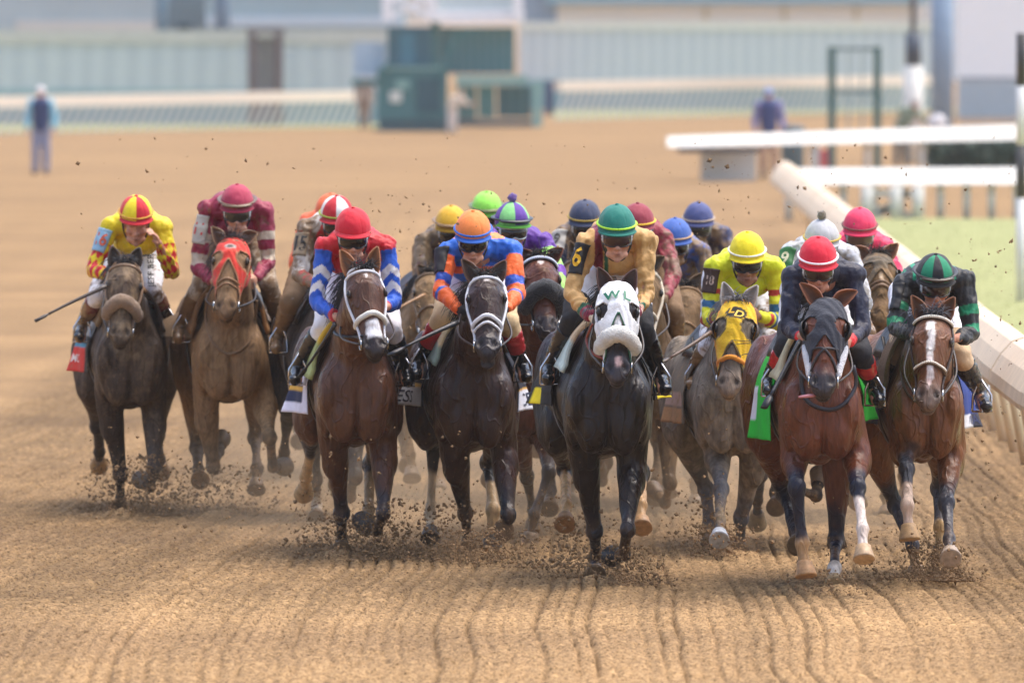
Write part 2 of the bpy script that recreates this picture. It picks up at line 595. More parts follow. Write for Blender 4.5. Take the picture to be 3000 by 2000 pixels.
    dap = vnoise(v, 3.2, H['seed'] + 5)[:, None]
    C = C * (.82 + .36 * dap)
    C = C * (.86 + .28 * vnoise(v * np.array((1, .5, .16)), 42, H['seed'] + 6))[:, None]
    if H.get('dapple'):
        C = C * (.8 + .45 * sstep(.35, .7, vnoise(v, 26, 3)))[:, None]
    under = sstep(.35, .0, (v[:, 2] - z0)) * 0
    for (front, side, E, Kp, Fp, Hp) in legs:
        key = ('f' if front else 'h') + ('l' if side < 0 else 'r')
        d1, t1 = seg_dist(v, E, Kp); d2, t2 = seg_dist(v, Kp, Fp); d3, t3 = seg_dist(v, Fp, Hp)
        near = np.minimum(np.minimum(d1, d2), d3)
        wob = (vnoise(v, 18, 9) - .5) * .25
        m = np.where(d1 < np.minimum(d2, d3), sstep(.50, .86, t1 + wob), 1.0) * sstep(.13, .09, near) * H.get('pt', 1.0)
        C = C * (1 - m[:, None]) + points * m[:, None]
        st, sc = H.get('sock', {}).get(key, (None, None))
        if st is not None:
            a = np.where(d2 < d3, t2, 1 + t3)
            m = sstep(st - .06, st + .06, a + wob * .5) * sstep(.10, .07, np.minimum(d2, d3)) * (np.minimum(d2, d3) < d1 + .001)
            C = C * (1 - m[:, None]) + lin(sc) * m[:, None]
    if H.get('muzzle') is not None:
        m = (sstep(.68, .88, tt + (vnoise(v, 30, 4) - .5) * .1) * inh)[:, None] * .95
        C = C * (1 - m) + lin(H['muzzle']) * m
    for (t0, t1, w0, w1, ox, col) in H.get('blaze', []):
        wv = (vnoise(v, 38, 21) - .5) * .016
        w = np.interp(tt, [t0, t1], [w0, w1])
        m = sstep(.006, -.004, np.abs(lat - ox + wv) - w) * sstep(t0 - .02, t0 + .015, tt + wv * 1.5) * sstep(t1 + .02, t1 - .02, tt + wv) * inh * (nn > .0)
        C = C * (1 - m[:, None]) + lin(col) * m[:, None]
    if H.get('mud', 0) > 0:
        fr = .75 + .25 * sstep(.5, -.4, (v - O) @ b)
        n = vnoise(v, 5, H['seed'] + 2) * .4 + vnoise(v, 24, H['seed'] + 3) * .35 + vnoise(v, 90, H['seed'] + 4) * .25
        m = sstep(1 - H['mud'] - .2, 1 - H['mud'] + .2, n * fr)[:, None] * .92
        mc = lin(H.get('mudc', (150, 120, 84)))
        C = C * (1 - m) + mc * m * (.75 + .5 * vnoise(v, 60, 8)[:, None])
    lowleg = sstep(.42, .06, v[:, 2])[:, None] * H.get('legdirt', .35)
    lowleg = lowleg * sstep(.3, .6, vnoise(v, 20, 31))[:, None]
    C = C * (1 - lowleg) + HOOF_DIRT * lowleg
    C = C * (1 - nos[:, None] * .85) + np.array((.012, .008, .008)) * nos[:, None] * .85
    C = C * (1 - mo[:, None] * .6)
    cm = coat_mat('coat_muddy', .62, .16, .06, (156, 124, 84)) if H.get('mud', 0) > .35 else coat_mat('coat_sleek', .37, .32, -.02, (150, 120, 86))
    body = finish('body', me, v, C, cm, root)
    H['bvh'] = BVHTree.FromPolygons([tuple(x) for x in v], [tuple(p.vertices) for p in me.polygons])
    # ---- eyes
    em = cmat((14, 9, 8), 'gloss', rough=.06)
    lid = cmat(np.clip(np.array(H['coat']) * .45, 12, 255), 'leather')
    for sg in (-1, 1):
        e = build('eye', ball(hp(.292, sg * .097, .057), .0215 * hs), em, root)
        arc = [hp(.292 + .028 * math.cos(a) * 1.6, sg * (.107 - .004 * abs(math.sin(a))), .057 + .022 * math.sin(a)) for a in np.linspace(-.3, math.pi + .3, 8)]
        build('eyelid', tube(arc, [.004, .007, .008, .008, .008, .008, .007, .004], 6), lid, root)
    # ---- ears
    ec = np.array(H.get('earc', H['coat']))
    for (tip, bs) in H['ears']:
        et, eb = at(*tip, d - .27), at(*bs, d - .27)
        ax = nrm(et - eb); fl = math.copysign(1, eb[0] - poll[0])
        uu = nrm(np.cross((0, -1, 0), ax)); vv = np.cross(ax, uu)
        if vv[1] > 0: vv = -vv; uu = -uu
        Ln = np.linalg.norm(et - eb)
        Vv, Ff = [], []
        rows, cols = 12, 11
        for i in range(rows):
            t = i / (rows - 1)
            w = np.interp(t, [0, .15, .4, .7, .9, 1], [.026, .036, .043, .030, .014, .003])
            dp = np.interp(t, [0, .3, .7, 1], [.040, .036, .022, .002])
            c = eb - ax * .03 + ax * (Ln + .03) * t + uu * fl * .012 * math.sin(t * 3.0)
            for j in range(cols):
                a = math.pi * (-.12 + 1.24 * j / (cols - 1))
                Vv.append(c + uu * w * math.cos(a) - vv * dp * (math.sin(a) - .45))
        for i in range(rows - 1):
            for j in range(cols - 1):
                Ff.append((i * cols + j, i * cols + j + 1, (i + 1) * cols + j + 1, (i + 1) * cols + j))
        cc = np.array([lin(ec) * (.62 if .3 < (i % cols) / (cols - 1) < .7 else 1.25) for i in range(rows * cols)])
        sp = Soup(); sp.add(np.array(Vv), Ff)
        build('ear', sp, mat('ear_skin', attr=True, rough=.6, var=.15, vscale=40), root, col=cc, solid=.007)
    # ---- hooves
    hm = H.get('hoofc', {})
    for (front, side, E, Kp, Fp, Hp) in legs:
        key = ('f' if front else 'h') + ('l' if side < 0 else 'r')
        ax = nrm(Hp - Fp)
        uu = nrm(np.cross((0, -1, 0), ax)) if abs(ax[1]) < .98 else np.array((1., 0, 0)); vv = np.cross(ax, uu)
        fw = vv if vv[1] < 0 else -vv
        cs = [Hp - ax * .092, Hp - ax * .084 + fw * .002, Hp - ax * .070 + fw * .004, Hp - ax * .012 + fw * .016, Hp - ax * .001 + fw * .014, Hp + fw * .014]
        build('hoof', loft(cs, [uu] * 6, [fw] * 6, [(.030, .032), (.041, .043), (.0425, .046), (.058, .064), (.060, .066), (.05, .055)], 22),
              cmat(hm.get(key, (112, 88, 62)), 'leather', rough=.5, var=.3), root)
    # ---- forelock, mane, tail
    hc = H.get('hair', (30, 26, 26))
    hmM = cmat(hc, 'hair')
    def strands(starts, dirs, lens, wid, sag, nseg=5, jit=1.0):
        sp = Soup()
        for p, dv, Ln in zip(starts, dirs, lens):
            pts = [np.array(p)]
            q = nrm(dv)
            for i in range(nseg):
                q = nrm(q + np.array((RNG.normal(0, .18), RNG.normal(0, .18), -sag + RNG.normal(0, .1))) * jit)
                pts.append(pts[-1] + q * Ln / nseg)
            sp.add(*tube(pts, np.linspace(wid, wid * .15, nseg + 1), 4))
        return sp
    if H.get('forelock', 1):
        n = 80
        st = [hp(-.04 + RNG.uniform(-.02, .06), RNG.normal(0, .03), .06 + RNG.uniform(0, .03)) for _ in range(n)]
        dr = [Nn * .3 + k * RNG.uniform(.5, 1.6) + Lx * (RNG.normal(0, .5) + H.get('wind', 0)) for _ in range(n)]
        build('forelock', strands(st, dr, RNG.uniform(.04, .11, n), .0032, .35), hmM, root)
    n = int(H.get('mane_n', 110) * 2.2)
    ms = H.get('mane_side', -1)
    cr = np.array(crest)
    st, dr = [], []
    for _ in range(n):
        u = RNG.uniform(.1, .98) * (len(cr) - 1); i = min(int(u), len(cr) - 2)
        st.append(cr[i] * (1 - u + i) + cr[i + 1] * (u - i) + l * RNG.normal(0, .012))
        dr.append(l * ms * RNG.uniform(.5, 1.5) + k * RNG.uniform(-.1, .8) + b * RNG.uniform(.0, 1.0))
    build('mane', strands(st, dr, RNG.uniform(.14, .26, n), .0042, .45), hmM, root)
    n = 90
    t0 = T(1.98, 0, z0 + .56)
    st = [t0 + RNG.normal(0, .018, 3) for _ in range(n)]
    dr = [b * 1.2 + k * RNG.uniform(-.1, .2) + l * RNG.normal(0, .05) for _ in range(n)]
    build('tail', strands(st, dr, RNG.uniform(.55, .85, n), .007, .10, 7, .45), hmM, root)
    # ---- tack on the head
    def hsec(t):
        return np.interp(t, HEAD[:, 0], HEAD[:, 1]), np.interp(t, HEAD[:, 0], HEAD[:, 2])
    bv = H['bvh']
    def hsurf(t, ang, off):
        """point on the head at t along its length and angle (90 = front of the face), off above the skin"""
        c = hp(t, 0, 0)
        dirn = Lx * math.cos(ang) + Nn * math.sin(ang)
        hit = bv.ray_cast(Vector(c + dirn * .30), Vector(-dirn), .30)
        if hit[0] is None:
            w, h = hsec(t)
            return hp(t, (w + off / hs) * math.cos(ang), (h + off / hs) * math.sin(ang))
        return np.array(hit[0]) + dirn * off
    def face_pt(t, latm, off):
        """point on the front of the face at lateral offset latm"""
        c = hp(t, latm, .3)
        hit = bv.ray_cast(Vector(c), Vector(-Nn), .4)
        return (np.array(hit[0]) if hit[0] is not None else hp(t, latm, .08)) + Nn * off
    def ring(t, a0, a1, r, off=None, n=26, tilt=0., flat=1.0):
        o = r * .55 if off is None else off
        return tube([hsurf(t + tilt * math.cos(2 * a), a, o) for a in np.radians(np.linspace(a0, a1, n))], r, 8, flat)
    K = H.get('tack', {})
    bc = K.get('bridle', (52, 36, 28))
    bm = cmat(bc, K.get('bkind', 'leather'))
    w = K.get('bw', .0095)
    br = build('bridle', ring(-.03, 0, 180, w), bm, root)
    if K.get('brow', 1):
        bb = K.get('browc', bc)
        build('browband', ring(.055, 8, 172, K.get('brw', w)), cmat(bb, K.get('bkind', 'leather')), br)
        if K.get('beads'):
            sp = Soup()
            for a in np.radians(np.linspace(20, 160, 26)):
                sp.add(*ball(hsurf(.055, a, .017), .0085))
            build('beads', sp, cmat(K['beads'], 'gloss', rough=.3), br)
    for sg in (-1, 1):
        a = np.radians(12 if sg > 0 else 168); a2 = np.radians(-8 if sg > 0 else 188)
        pts = [hsurf(t, a * (1 - u) + a2 * u, .006) for t, u in ((.055, 0), (.2, .15), (.36, .35), (.52, .6), (.68, .9), (.80, 1))]
        build('cheekpiece', tube(spline(pts, 14), w * .9, 8), bm, br)
        c = hsurf(.84, a2, .012)
        build('bit_ring', tube([c + (A * math.cos(q) + Nn * math.sin(q)) * .030 for q in np.linspace(0, 2 * math.pi, 15)], .0055, 6), cmat((190, 190, 190), 'metal'), br)
    for nb in K.get('nose', [(.60, -15, 195, None, None)]):
        t, a0, a1, wr, colr = nb[:5]
        build('noseband', ring(t, a0, a1, wr or w, tilt=nb[5] if len(nb) > 5 else 0.), cmat(colr or bc, K.get('bkind', 'leather')), br)
        if K.get('nbeads'):
            sp = Soup()
            for a in np.radians(np.linspace(25, 155, 22)):
                sp.add(*ball(hsurf(t, a, .016), .0075))
            build('beads', sp, cmat(K['nbeads'], 'gloss', rough=.3), br)
    if K.get('cross'):
        for sg in (-1, 1):
            q = [hsurf(t, np.radians(a if sg > 0 else 180 - a), .006) for t, a in ((.52, 18), (.56, 55), (.60, 90), (.68, 128), (.76, 165))]
            build('noseband', tube(spline(q, 16), w * .8, 8), bm, br)
    if K.get('roll'):
        t, r, colr, kind = K['roll']
        pts = np.array([hsurf(t + .02 * math.cos(2 * a), a, r * .55) for a in np.radians(np.linspace(-28, 208, 34))])
        rr = r * np.interp(np.linspace(0, 1, 34), [0, .08, .5, .92, 1], [.45, .85, 1.12, .85, .45])
        V, F = tube(pts, rr, 18)
        ctr = np.repeat(pts, 18, axis=0)
        V = V + (V - ctr) * ((vnoise(V, 90, 3) - .5) * .32 + (vnoise(V, 32, 4) - .5) * .16)[:, None]
        build('shadow_roll', (V, F), cmat(colr, kind), root)
    def on_face(name, txt, t, latm, size, colr, par, off=.025, bold=.0, lean=0):
        tv, tf = text_mesh(txt, 1.0, bold)
        if len(tv) == 0: return
        w3 = np.array([face_pt(t - y * size / HA, latm + x * size + y * size * lean, off) for x, y, _ in tv])
        sp = Soup(); sp.add(w3, tf)
        build(name, sp, cmat(colr, 'paint'), par, smooth=False)
    if K.get('hood'):
        h = K['hood']
        nu, nv = 46, 60
        t0, t1 = -.05, h['t1']
        a0, a1 = rad(h.get('a0', -50)), math.pi - rad(h.get('a0', -50))
        uu = np.linspace(0, 1, nu); va = np.linspace(a0, a1, nv)
        tend = lambda a: t1 + h.get('arch', .0) * max(1 - abs(math.sin(a)), 0) ** .40
        V = np.array([hsurf(t0 + (tend(a) - t0) * u, a, .008 + .003 * math.sin(25 * u + 9 * a)) for u in uu for a in va])
        rl = V - P0; ht = rl @ A / HA; hl = rl @ Lx / hs; hn = rl @ Nn / hs
        er = h.get('eye', .05)
        de = np.minimum(np.hypot(hl - .094, (ht - .305) * HA / hs * .85) + 9 * (hn < -.02), np.hypot(hl + .094, (ht - .305) * HA / hs * .85) + 9 * (hn < -.02))
        F = [(i * nv + j, i * nv + j + 1, (i + 1) * nv + j + 1, (i + 1) * nv + j) for i in range(nu - 1) for j in range(nv - 1)]
        F = [q for q in F if min(de[list(q)]) > er]
        colh = np.tile(lin(h['col']), (len(V), 1))
        if h.get('trim'):
            m = (np.repeat(uu, nv) > .955) | ((de < er + .014) & bool(h.get('trim_eye', 1)))
            colh[m] = lin(h['trim'])
        if h.get('mud'):
            colh = mudmix(colh, V, lin(h.get('mudc', (150, 118, 80))), h['mud'], 5)
        for (t, ox, ra, rb, cl) in h.get('ovals', []):
            m = (((ht - t) * HA / hs / ra) ** 2 + ((hl - ox) / rb) ** 2 < 1) & (hn > 0)
            colh[m] = lin(cl)
        sp = Soup(); sp.add(V, F)
        ho = build('hood', sp, mat('hood_cloth', attr=True, rough=.85, var=.1, vscale=25, bump=.35, bscale=70, sheen=.1), root, col=colh, solid=.005)
        for tx in h.get('text', []):
            on_face('lettering', *tx[:5], ho, bold=tx[5] if len(tx) > 5 else 0., lean=tx[6] if len(tx) > 6 else 0)
    if K.get('cups'):
        for sg in (-1, 1):
            c = hp(.305, sg * .098, .035)
            sp = Soup()
            nu, nv = 12, 18
            def f(u, v):
                th = math.pi * (u * .5); ph = 2 * math.pi * v
                x = math.cos(th); r_ = math.sin(th)
                D = nrm(Lx * sg * .80 - Nn * .6)
                e1 = A; e2 = np.cross(D, A)
                return c + (D * x * .62 + e1 * r_ * math.cos(ph) * 1.0 + e2 * r_ * math.sin(ph) * .95) * .060 * hs - D * .004
            V, F = grid(f, nu, nv)
            sp.add(V, F)
            build('blinker_cup', sp, cmat(K['cups'], 'leather'), root, solid=.005)
    if K.get('fleece_cheeks'):
        for sg in (-1, 1):
            a2 = np.radians(-4 if sg > 0 else 184)
            pts = [hsurf(t, a2, .014) for t in (.42, .55, .68, .80)]
            build('cheek_fleece', tube(spline(pts, 10), [.012, .02, .023, .024, .024, .023, .022, .02, .018, .01], 10), cmat(K['fleece_cheeks'], 'fleece'), br)
    H.update(root=root, T=T, z0=z0, torso_at=torso_at, hsurf=hsurf, b=b, l=l, k=k, br=br, poll=poll, legs=legs, face_pt=face_pt, hp=hp, Lx=Lx, A=A, Nn=Nn)
    if K.get('tongue'):
        p = hp(.97, -.03, -.035)
        build('tongue', tube([p, p - Lx * .05 - k * .004 - b * .02, p - Lx * .10 - k * .012 - b * .02], [.016, .020, .012], 10, .5), cmat((196, 128, 134), 'gloss', rough=.35), root)
    if gape > .02:
        build('teeth', tube([hp(.985, x, -.03) for x in (-.026, 0, .026)], .010, 8), cmat((214, 190, 160), 'gloss', rough=.4), root)
    # ---- straps that lie on the coat (neck straps, yokes, rein loops): photo points dropped on the skin
    for (nm, pts, r, colr, off) in H.get('straps', []):
        out = []
        for px, py in spline([(x, y, 0) for x, y in pts], 22)[:, :2]:
            p1 = at(px, py, d - 1.2); p2 = at(px, py, d + 2.2)
            hit = bv.ray_cast(Vector(p1), Vector(nrm(p2 - p1)))
            out.append((np.array(hit[0]) - nrm(p2 - p1) * off) if hit[0] is not None and hit[0][1] < d + .5 else at(px, py, d + .02))
        out = np.array(out)
        for _ in range(3):
            out[1:-1, 1] = out[1:-1, 1] * .4 + (out[:-2, 1] + out[2:, 1]) * .3
        build(nm, tube(out, r, 8, .7), cmat(colr, 'leather'), root)
    # ---- saddle, pads, cloth, girth
    sm = cmat((38, 30, 28), 'leather')
    def patch(t0, t1, a0, a1, off, nu=14, nv=18, fl=None, thick=.012):
        def f(u, v):
            o = off + (fl(u, v) if fl else 0)
            return torso_at(t0 + (t1 - t0) * u, a0 + (a1 - a0) * v, o)
        return f, grid(f, nu, nv)
    f, g = patch(.46, .88, rad(30), rad(150), .035, fl=lambda u, v: .045 * (2 * u - 1) ** 2 * math.sin(math.pi * v))
    build('saddle', g, sm, root, solid=.02)
    f, g = patch(.62, .70, rad(-180), rad(0), .006)
    build('girth', g, cmat(H.get('girthc', (60, 52, 46)), 'cloth'), root, solid=.008)
    for sd, colp, span in H.get('pads', []):
        a0, a1 = (rad(82), rad(span)) if sd > 0 else (rad(98), rad(180 - span))
        f, g = patch(.24, .56, a0, a1, .040, fl=lambda u, v: .05 * math.sin(math.pi * min(v * 1.15, 1)) ** .8 * (1 - .4 * u))
        V = g[0]; cc = np.tile(lin(colp[0]), (len(V), 1))
        vv = np.tile(np.linspace(0, 1, 18), 14)
        if len(colp) > 1: cc[vv > colp[2]] = lin(colp[1])
        sp = Soup(); sp.add(*g)
        build('saddle_pad', sp, mat('pad_felt', attr=True, rough=.85, var=.12, vscale=20, bump=.3, bscale=60), root, col=cc, solid=.025)
    for cl in H.get('cloths', []):
        sd = cl['side']; zb = cl.get('zb', .26); fl = cl.get('flare', .10)
        ztop = .64
        t0, t1 = cl.get('t', (.52, 1.0))
        def cf(u, v, off=0., sd=sd, zb=zb, fl=fl, t0=t0, t1=t1):
            t = t0 + (t1 - t0) * u
            z = ztop + (zb - ztop) * v
            zc, hw, hh, eg = [np.interp(t, TSa[:, 0], TSa[:, i]) for i in (1, 2, 3, 4)]
            sn = np.clip((z - zc) / hh, -.97, .97)
            x = hw * wdt(t) * math.sqrt(1 - sn * sn) * (1 - eg * sn) if sn > -.05 else hw * wdt(t)
            x = x + .018 + off + fl * (v ** 1.6) * (.12 * u + .88 * u ** 2.2) + .008 * math.sin(11 * u + 3 * v) * v
            return T(t, sd * x, z0 + z)
        nu, nv = 22, 34
        V, F = grid(cf, nu, nv)
        uu = np.repeat(np.linspace(0, 1, nu), nv); vv = np.tile(np.linspace(0, 1, nv), nu)
        cc = np.tile(lin(cl['col']), (len(V), 1))
        for v0, v1, u0, u1, c_ in cl.get('bands', []):
            cc[(vv >= v0) & (vv <= v1) & (uu >= u0) & (uu <= u1)] = lin(c_)
        if cl.get('mud'): cc = mudmix(cc, V, lin((142, 112, 78)), cl['mud'], 12)
        sp = Soup(); sp.add(V, F)
        co = build('saddle_cloth', sp, mat('saddle_cloth', attr=True, rough=.85, var=.08, vscale=18, bump=.2, bscale=60), root, col=cc, solid=.006)
        for txt, u0, v0, size, colr in cl.get('text', []):
            tv, tf = text_mesh(txt, 1.0, .008)
            wdl, hgt = (t1 - t0), (ztop - zb)
            w3 = np.array([cf(u0 + (x if sd < 0 else -x) * -1 * size / wdl * cl.get('tw', 1.0) if sd < 0 else u0 + x * size / wdl * cl.get('tw', 1.0), v0 - y * size / hgt, .006) for x, y, _ in tv])
            sp = Soup(); sp.add(w3, tf)
            build('lettering', sp, cmat(colr, 'paint'), co, smooth=False)
    return H
# ------------------------------------------------------------------ riders
SKIN = (206, 150, 122)
def rider(Rr, H):
    """one crouching rider over horse H; joints from photo points at natural depths over the horse"""
    d = H['d']; s = FPX / d
    vox = Rr.get('vox', .0068)
    cx, ct = Rr['cap']                                   # centre x and top y of the cap
    def dflt(key, dx, dz):
        return Rr.get(key, (cx + dx * s, ct + dz * s))
    ShL, ShR = dflt('shL', -.165, .21), dflt('shR', .165, .21)
    ElL, ElR = dflt('elL', -.245, .49), dflt('elR', .245, .49)
    HaL, HaR = dflt('haL', -.125, .585), dflt('haR', .115, .58)
    KnL, KnR = dflt('knL', -.25, .66), dflt('knR', .25, .66)
    FtL, FtR = dflt('ftL', -.35, .94), dflt('ftR', .33, .96)
    sc = Rr.get('scale', 1.0)
    root = empty('person', (H['root'].location[0], d + .4, at(*FtL, d)[2]))
    tag(root, Rr['label'], 'person', 'jockeys riding in the pack')
    shl, shr = at(*ShL, d + .27), at(*ShR, d + .27)
    mid = (shl + shr) / 2
    b, l, k = H['b'], H['l'], H['k']
    hipc = H['T'](.92, 0, 0); hipc[2] = mid[2] - .07; hipc[0] = hipc[0] * .35 + mid[0] * .65
    arms = []
    for sh, el, ha, sg, rs in ((shl, ElL, HaL, -1, 0), (shr, ElR, HaR, 1, Rr.get('raise', 0))):
        E = solve(sh, *el, d, .30, -1)
        if abs(E[1] - sh[1]) > .16: E = at(*el, sh[1] - .16)
        W = solve(E, *ha, d, .25, -1)
        if rs: W = at(*ha, d - .02)
        arms.append((sh, E, W, sg, rs))
    legs = []
    for kn, ft, sg in ((KnL, FtL, -1), (KnR, FtR, 1)):
        hip = hipc + l * sg * .10
        kp = at(*kn, d + .38)
        fp = at(*ft, d + .60)
        ap = fp + k * .055 + b * .05                      # ankle
        legs.append((hip, kp, ap, fp, sg))
    # head transform
    pitch = rad(Rr.get('pitch', 24) - 7); tw = rad(Rr.get('turn', 0)); rl = rad(Rr.get('roll', 0))
    M = np.array(Matrix.Rotation(tw, 3, 'Z') @ Matrix.Rotation(rl, 3, 'Y') @ Matrix.Rotation(pitch, 3, 'X'))
    hsz = sc
    hc_loc = np.array((0, .012, .060)); hr = np.array((.102, .128, .118))
    topz = math.sqrt((hr[1] * math.sin(pitch)) ** 2 + (hr[2] * math.cos(pitch)) ** 2)
    ctr = at(cx, ct, d + .04) - k * topz * hsz
    HO = ctr - M @ hc_loc * hsz
    hl = lambda x, y, z: HO + M @ (np.array((x, y, z)) * hsz)
    AX = M.T
    # ---------------- body: one skin (head, neck, trunk, arms, hands, legs)
    S = Soup()
    eb = lambda c, r: S.add(*ball(hl(*c), np.array(r) * hsz, AX))
    eb((0, .012, .04), (.072, .092, .085))
    eb((0, -.025, -.025), (.061, .066, .085))
    eb((0, -.040, -.086), (.046, .050, .040))
    eb((0, -.076, -.108), (.021, .016, .018))
    eb((0, -.088, -.012), (.012, .016, .030))
    eb((0, -.104, -.036), (.0145, .017, .013))
    for sg in (-1, 1):
        eb((sg * .012, -.094, -.042), (.010, .012, .009))
        eb((sg * .041, -.062, -.030), (.025, .024, .022))
        eb((sg * .028, -.080, .016), (.026, .014, .010))
        eb((sg * .073, .012, -.018), (.010, .020, .032))
        eb((sg * .040, -.035, -.088), (.022, .030, .020))
    eb((0, -.090, -.0665), (.023, .012, .0065))
    eb((0, -.087, -.078), (.020, .012, .0075))
    nb = mid + k * .035 + b * -.02
    S.add(*cone(hl(0, .025, -.06), nb, .052, .052))
    S.add(*cone(mid - k * .02, hipc, .07, .06))
    S.add(*cone(shl, shr, .038, .038))
    hands = []
    for sh, E, W, sg, rs in arms:
        S.add(*cone(sh, E, .034, .028)); S.add(*cone(E, W, .028, .024))
        f = nrm(W - E)
        # hand frame: f out of the wrist, up = thumb side, inn = towards the horse's mid-line
        up = nrm(k - f * np.dot(k, f)) if not rs else nrm(np.array((0, -1., .3)) - f * np.dot(np.array((0, -1., .3)), f))
        inn = np.cross(f, up); inn = inn if inn[0] * sg < 0 else -inn
        P = W + f * .045
        S.add(*ball(P, (.036, .018, .040), (f, inn, up)))
        hands.append((W, P, f, up, inn, sg))
        for i in range(4):
            o = P + f * .026 + up * (.031 - .0205 * i)
            ln = (.9, 1.0, .95, .78)[i]
            if rs:
                q = [o, o + (f * .036 + inn * .004 + up * (.004 - .004 * i)) * ln, o + (f * .060 + inn * .016) * ln, o + (f * .070 + inn * .038) * ln]
            else:
                q = [o, o + (f * .022 + inn * .012) * ln, o + (f * .016 + inn * .040) * ln, o + (-f * .012 + inn * .040) * ln]
            S.add(*tube(q, [.0095, .0092, .0088, .0075], 8))
            for p_ in q: S.add(*ball(p_, .0088))
        th = P + up * .030 - f * .015 + inn * .008
        q = [th, th + up * .014 + f * .022 + inn * .012, th + up * .006 + f * .048 + inn * .022]
        S.add(*tube(q, [.0115, .0105, .0085], 8))
        for p_, r_ in zip(q, (.0115, .0105, .0085)): S.add(*ball(p_, r_))
    for hip, kp, ap, fp, sg in legs:
        S.add(*cone(hip, kp, .055, .038)); S.add(*cone(kp, ap, .036, .026)); S.add(*cone(ap, fp - b * .10 - k * .02, .034, .025))
    me = remesh(S, vox, 2)
    v = mverts(me)
    rel = (v - HO) @ M / hsz
    C = np.tile(lin(Rr.get('skin', SKIN)), (len(v), 1))
    C = C * (.9 + .2 * vnoise(v, 60, 2))[:, None]
    lips = np.exp(-((rel[:, 2] + .072) / .009) ** 2 - (rel[:, 0] / .022) ** 2) * (rel[:, 1] < -.07)
    C = C * (1 - lips[:, None] * .5) + lin((150, 74, 68)) * lips[:, None] * .5
    mline = np.exp(-((rel[:, 2] + .0722) / .0028) ** 2 - (rel[:, 0] / .024) ** 2) * (rel[:, 1] < -.07)
    C = C * (1 - mline[:, None] * .6)
    cheek = np.exp(-(((np.abs(rel[:, 0]) - .04) / .02) ** 2 + ((rel[:, 2] + .035) / .02) ** 2)) * (rel[:, 1] < 0)
    C = C * (1 + cheek[:, None] * np.array((.05, -.08, -.10)))
    if Rr.get('beard', .25):
        m = sstep(-.035, -.075, rel[:, 2]) * (rel[:, 1] < .03) * (rel[:, 2] > -.14) * Rr.get('beard', .25) * (.6 + .4 * vnoise(v, 260, 6))
        C = C * (1 - m[:, None] * .6) + lin((70, 58, 52)) * m[:, None] * .5
    hair = ((rel[:, 1] > .015) & (rel[:, 2] > -.07) & (rel[:, 2] < .2) & (np.abs(rel[:, 0]) < .12))
    C[hair] = lin(Rr.get('hair', (40, 30, 25)))
    if Rr.get('gloves') is not None:
        for W, P, f, up, inn, sg in hands:
            if sg in Rr.get('gsides', (-1, 1)):
                m = np.linalg.norm(v - P, axis=1) < .105
                m &= ((v - W) @ f > -.03)
                C[m] = lin(Rr['gloves'])
    if Rr.get('mud', 0):
        C = mudmix(C, v, lin((118, 92, 62)), Rr['mud'] * 1.05, 3)
    finish('body', me, v, C, mat('skin', attr=True, rough=.5, var=.06, vscale=90, bump=.08, bscale=200, spec=.4), root)
    # ---------------- jersey
    S = Soup()
    sp_ = [mid + k * .01 - b * .05, mid + b * .06, mid * .6 + hipc * .4 + k * .035, mid * .25 + hipc * .75 + k * .02]
    ux = [l] * 4
    vz = [nrm(np.cross(t, l)) for t in (b * .8 + k * .6, b, b, b)]
    vz = [q if q[2] > 0 else -q for q in vz]
    wsh = np.linalg.norm(shr - shl) / 2
    S.add(*loft(sp_, ux, vz, [(wsh * .72, .085), (wsh * 1.02, .125), (.165, .125), (.15, .11)], 24))
    S.add(*ball(mid - k * .10 + b * .07, (wsh * .92, .10, .085)))
    S.add(*cone(mid + k * .03 - b * .05, nb, .085, .070))
    for sh_ in (shl, shr): S.add(*cone(mid + k * .045, sh_, .088, .066))
    for sh, E, W, sg, rs in arms:
        S.add(*ball(sh, (.070, .078, .070)))
        S.add(*cone(sh, sh * .4 + E * .6, .064, .057)); S.add(*cone(sh * .4 + E * .6, E, .057, .050))
        S.add(*cone(E, E * .4 + W * .6, .050, .044)); S.add(*cone(E * .4 + W * .6, W - nrm(W - E) * .01, .042, .032))
    me = remesh(S, max(vox, .0075), 3)
    v = mverts(me); nr = mnormals(me)
    dist = []; info = []
    for sh, E, W, sg, rs in arms:
        d1, t1 = seg_dist(v, sh, E); d2, t2 = seg_dist(v, E, W)
        a = np.where(d1 - .012 < d2, .55 * t1, .55 + .45 * t2)
        ax = nrm(W - sh)
        c = np.where((d1 - .012 < d2)[:, None], sh + t1[:, None] * (E - sh), E + t2[:, None] * (W - E))
        q = v - c
        ang = np.arctan2(q[:, 0] * sg, -q[:, 1])
        dist.append(np.minimum(d1, d2) - .065); info.append((a, ang))
    dt, tt = seg_dist(v, mid, hipc)
    lat = (v - mid) @ l
    dist.append(dt - .12 - .05 * (np.abs(lat) < wsh * .8))
    part = np.argmin(np.array(dist), axis=0)              # 0 left arm, 1 right arm, 2 trunk
    a = np.where(part == 0, info[0][0], info[1][0]); ang = np.where(part == 0, info[0][1], info[1][1])
    arm = part < 2
    # shoulder caps belong to the trunk when they lie inside the shoulder line
    inner = arm & (a < .06) & (np.abs(lat) < wsh * .80)
    arm = arm & ~inner
    # folds of loose silk
    fold = np.sin(a * 46 + 3 * np.sin(ang * 1.5) + 14 * vnoise(v, 9, 4)) * sstep(.02, .15, a) * arm
    fold2 = (vnoise(v * np.array((1.6, 1, .7)), 22, 6) - .5) * 2
    v = v + nr * ((fold * .0020 + fold2 * .0065 - .010 * sstep(.56, .68, vnoise(v * np.array((1, 1, .55)), 17, 9))) * Rr.get('puff', 1.0))[:, None]
    z = (v - mid) @ k; y = (v - mid) @ b
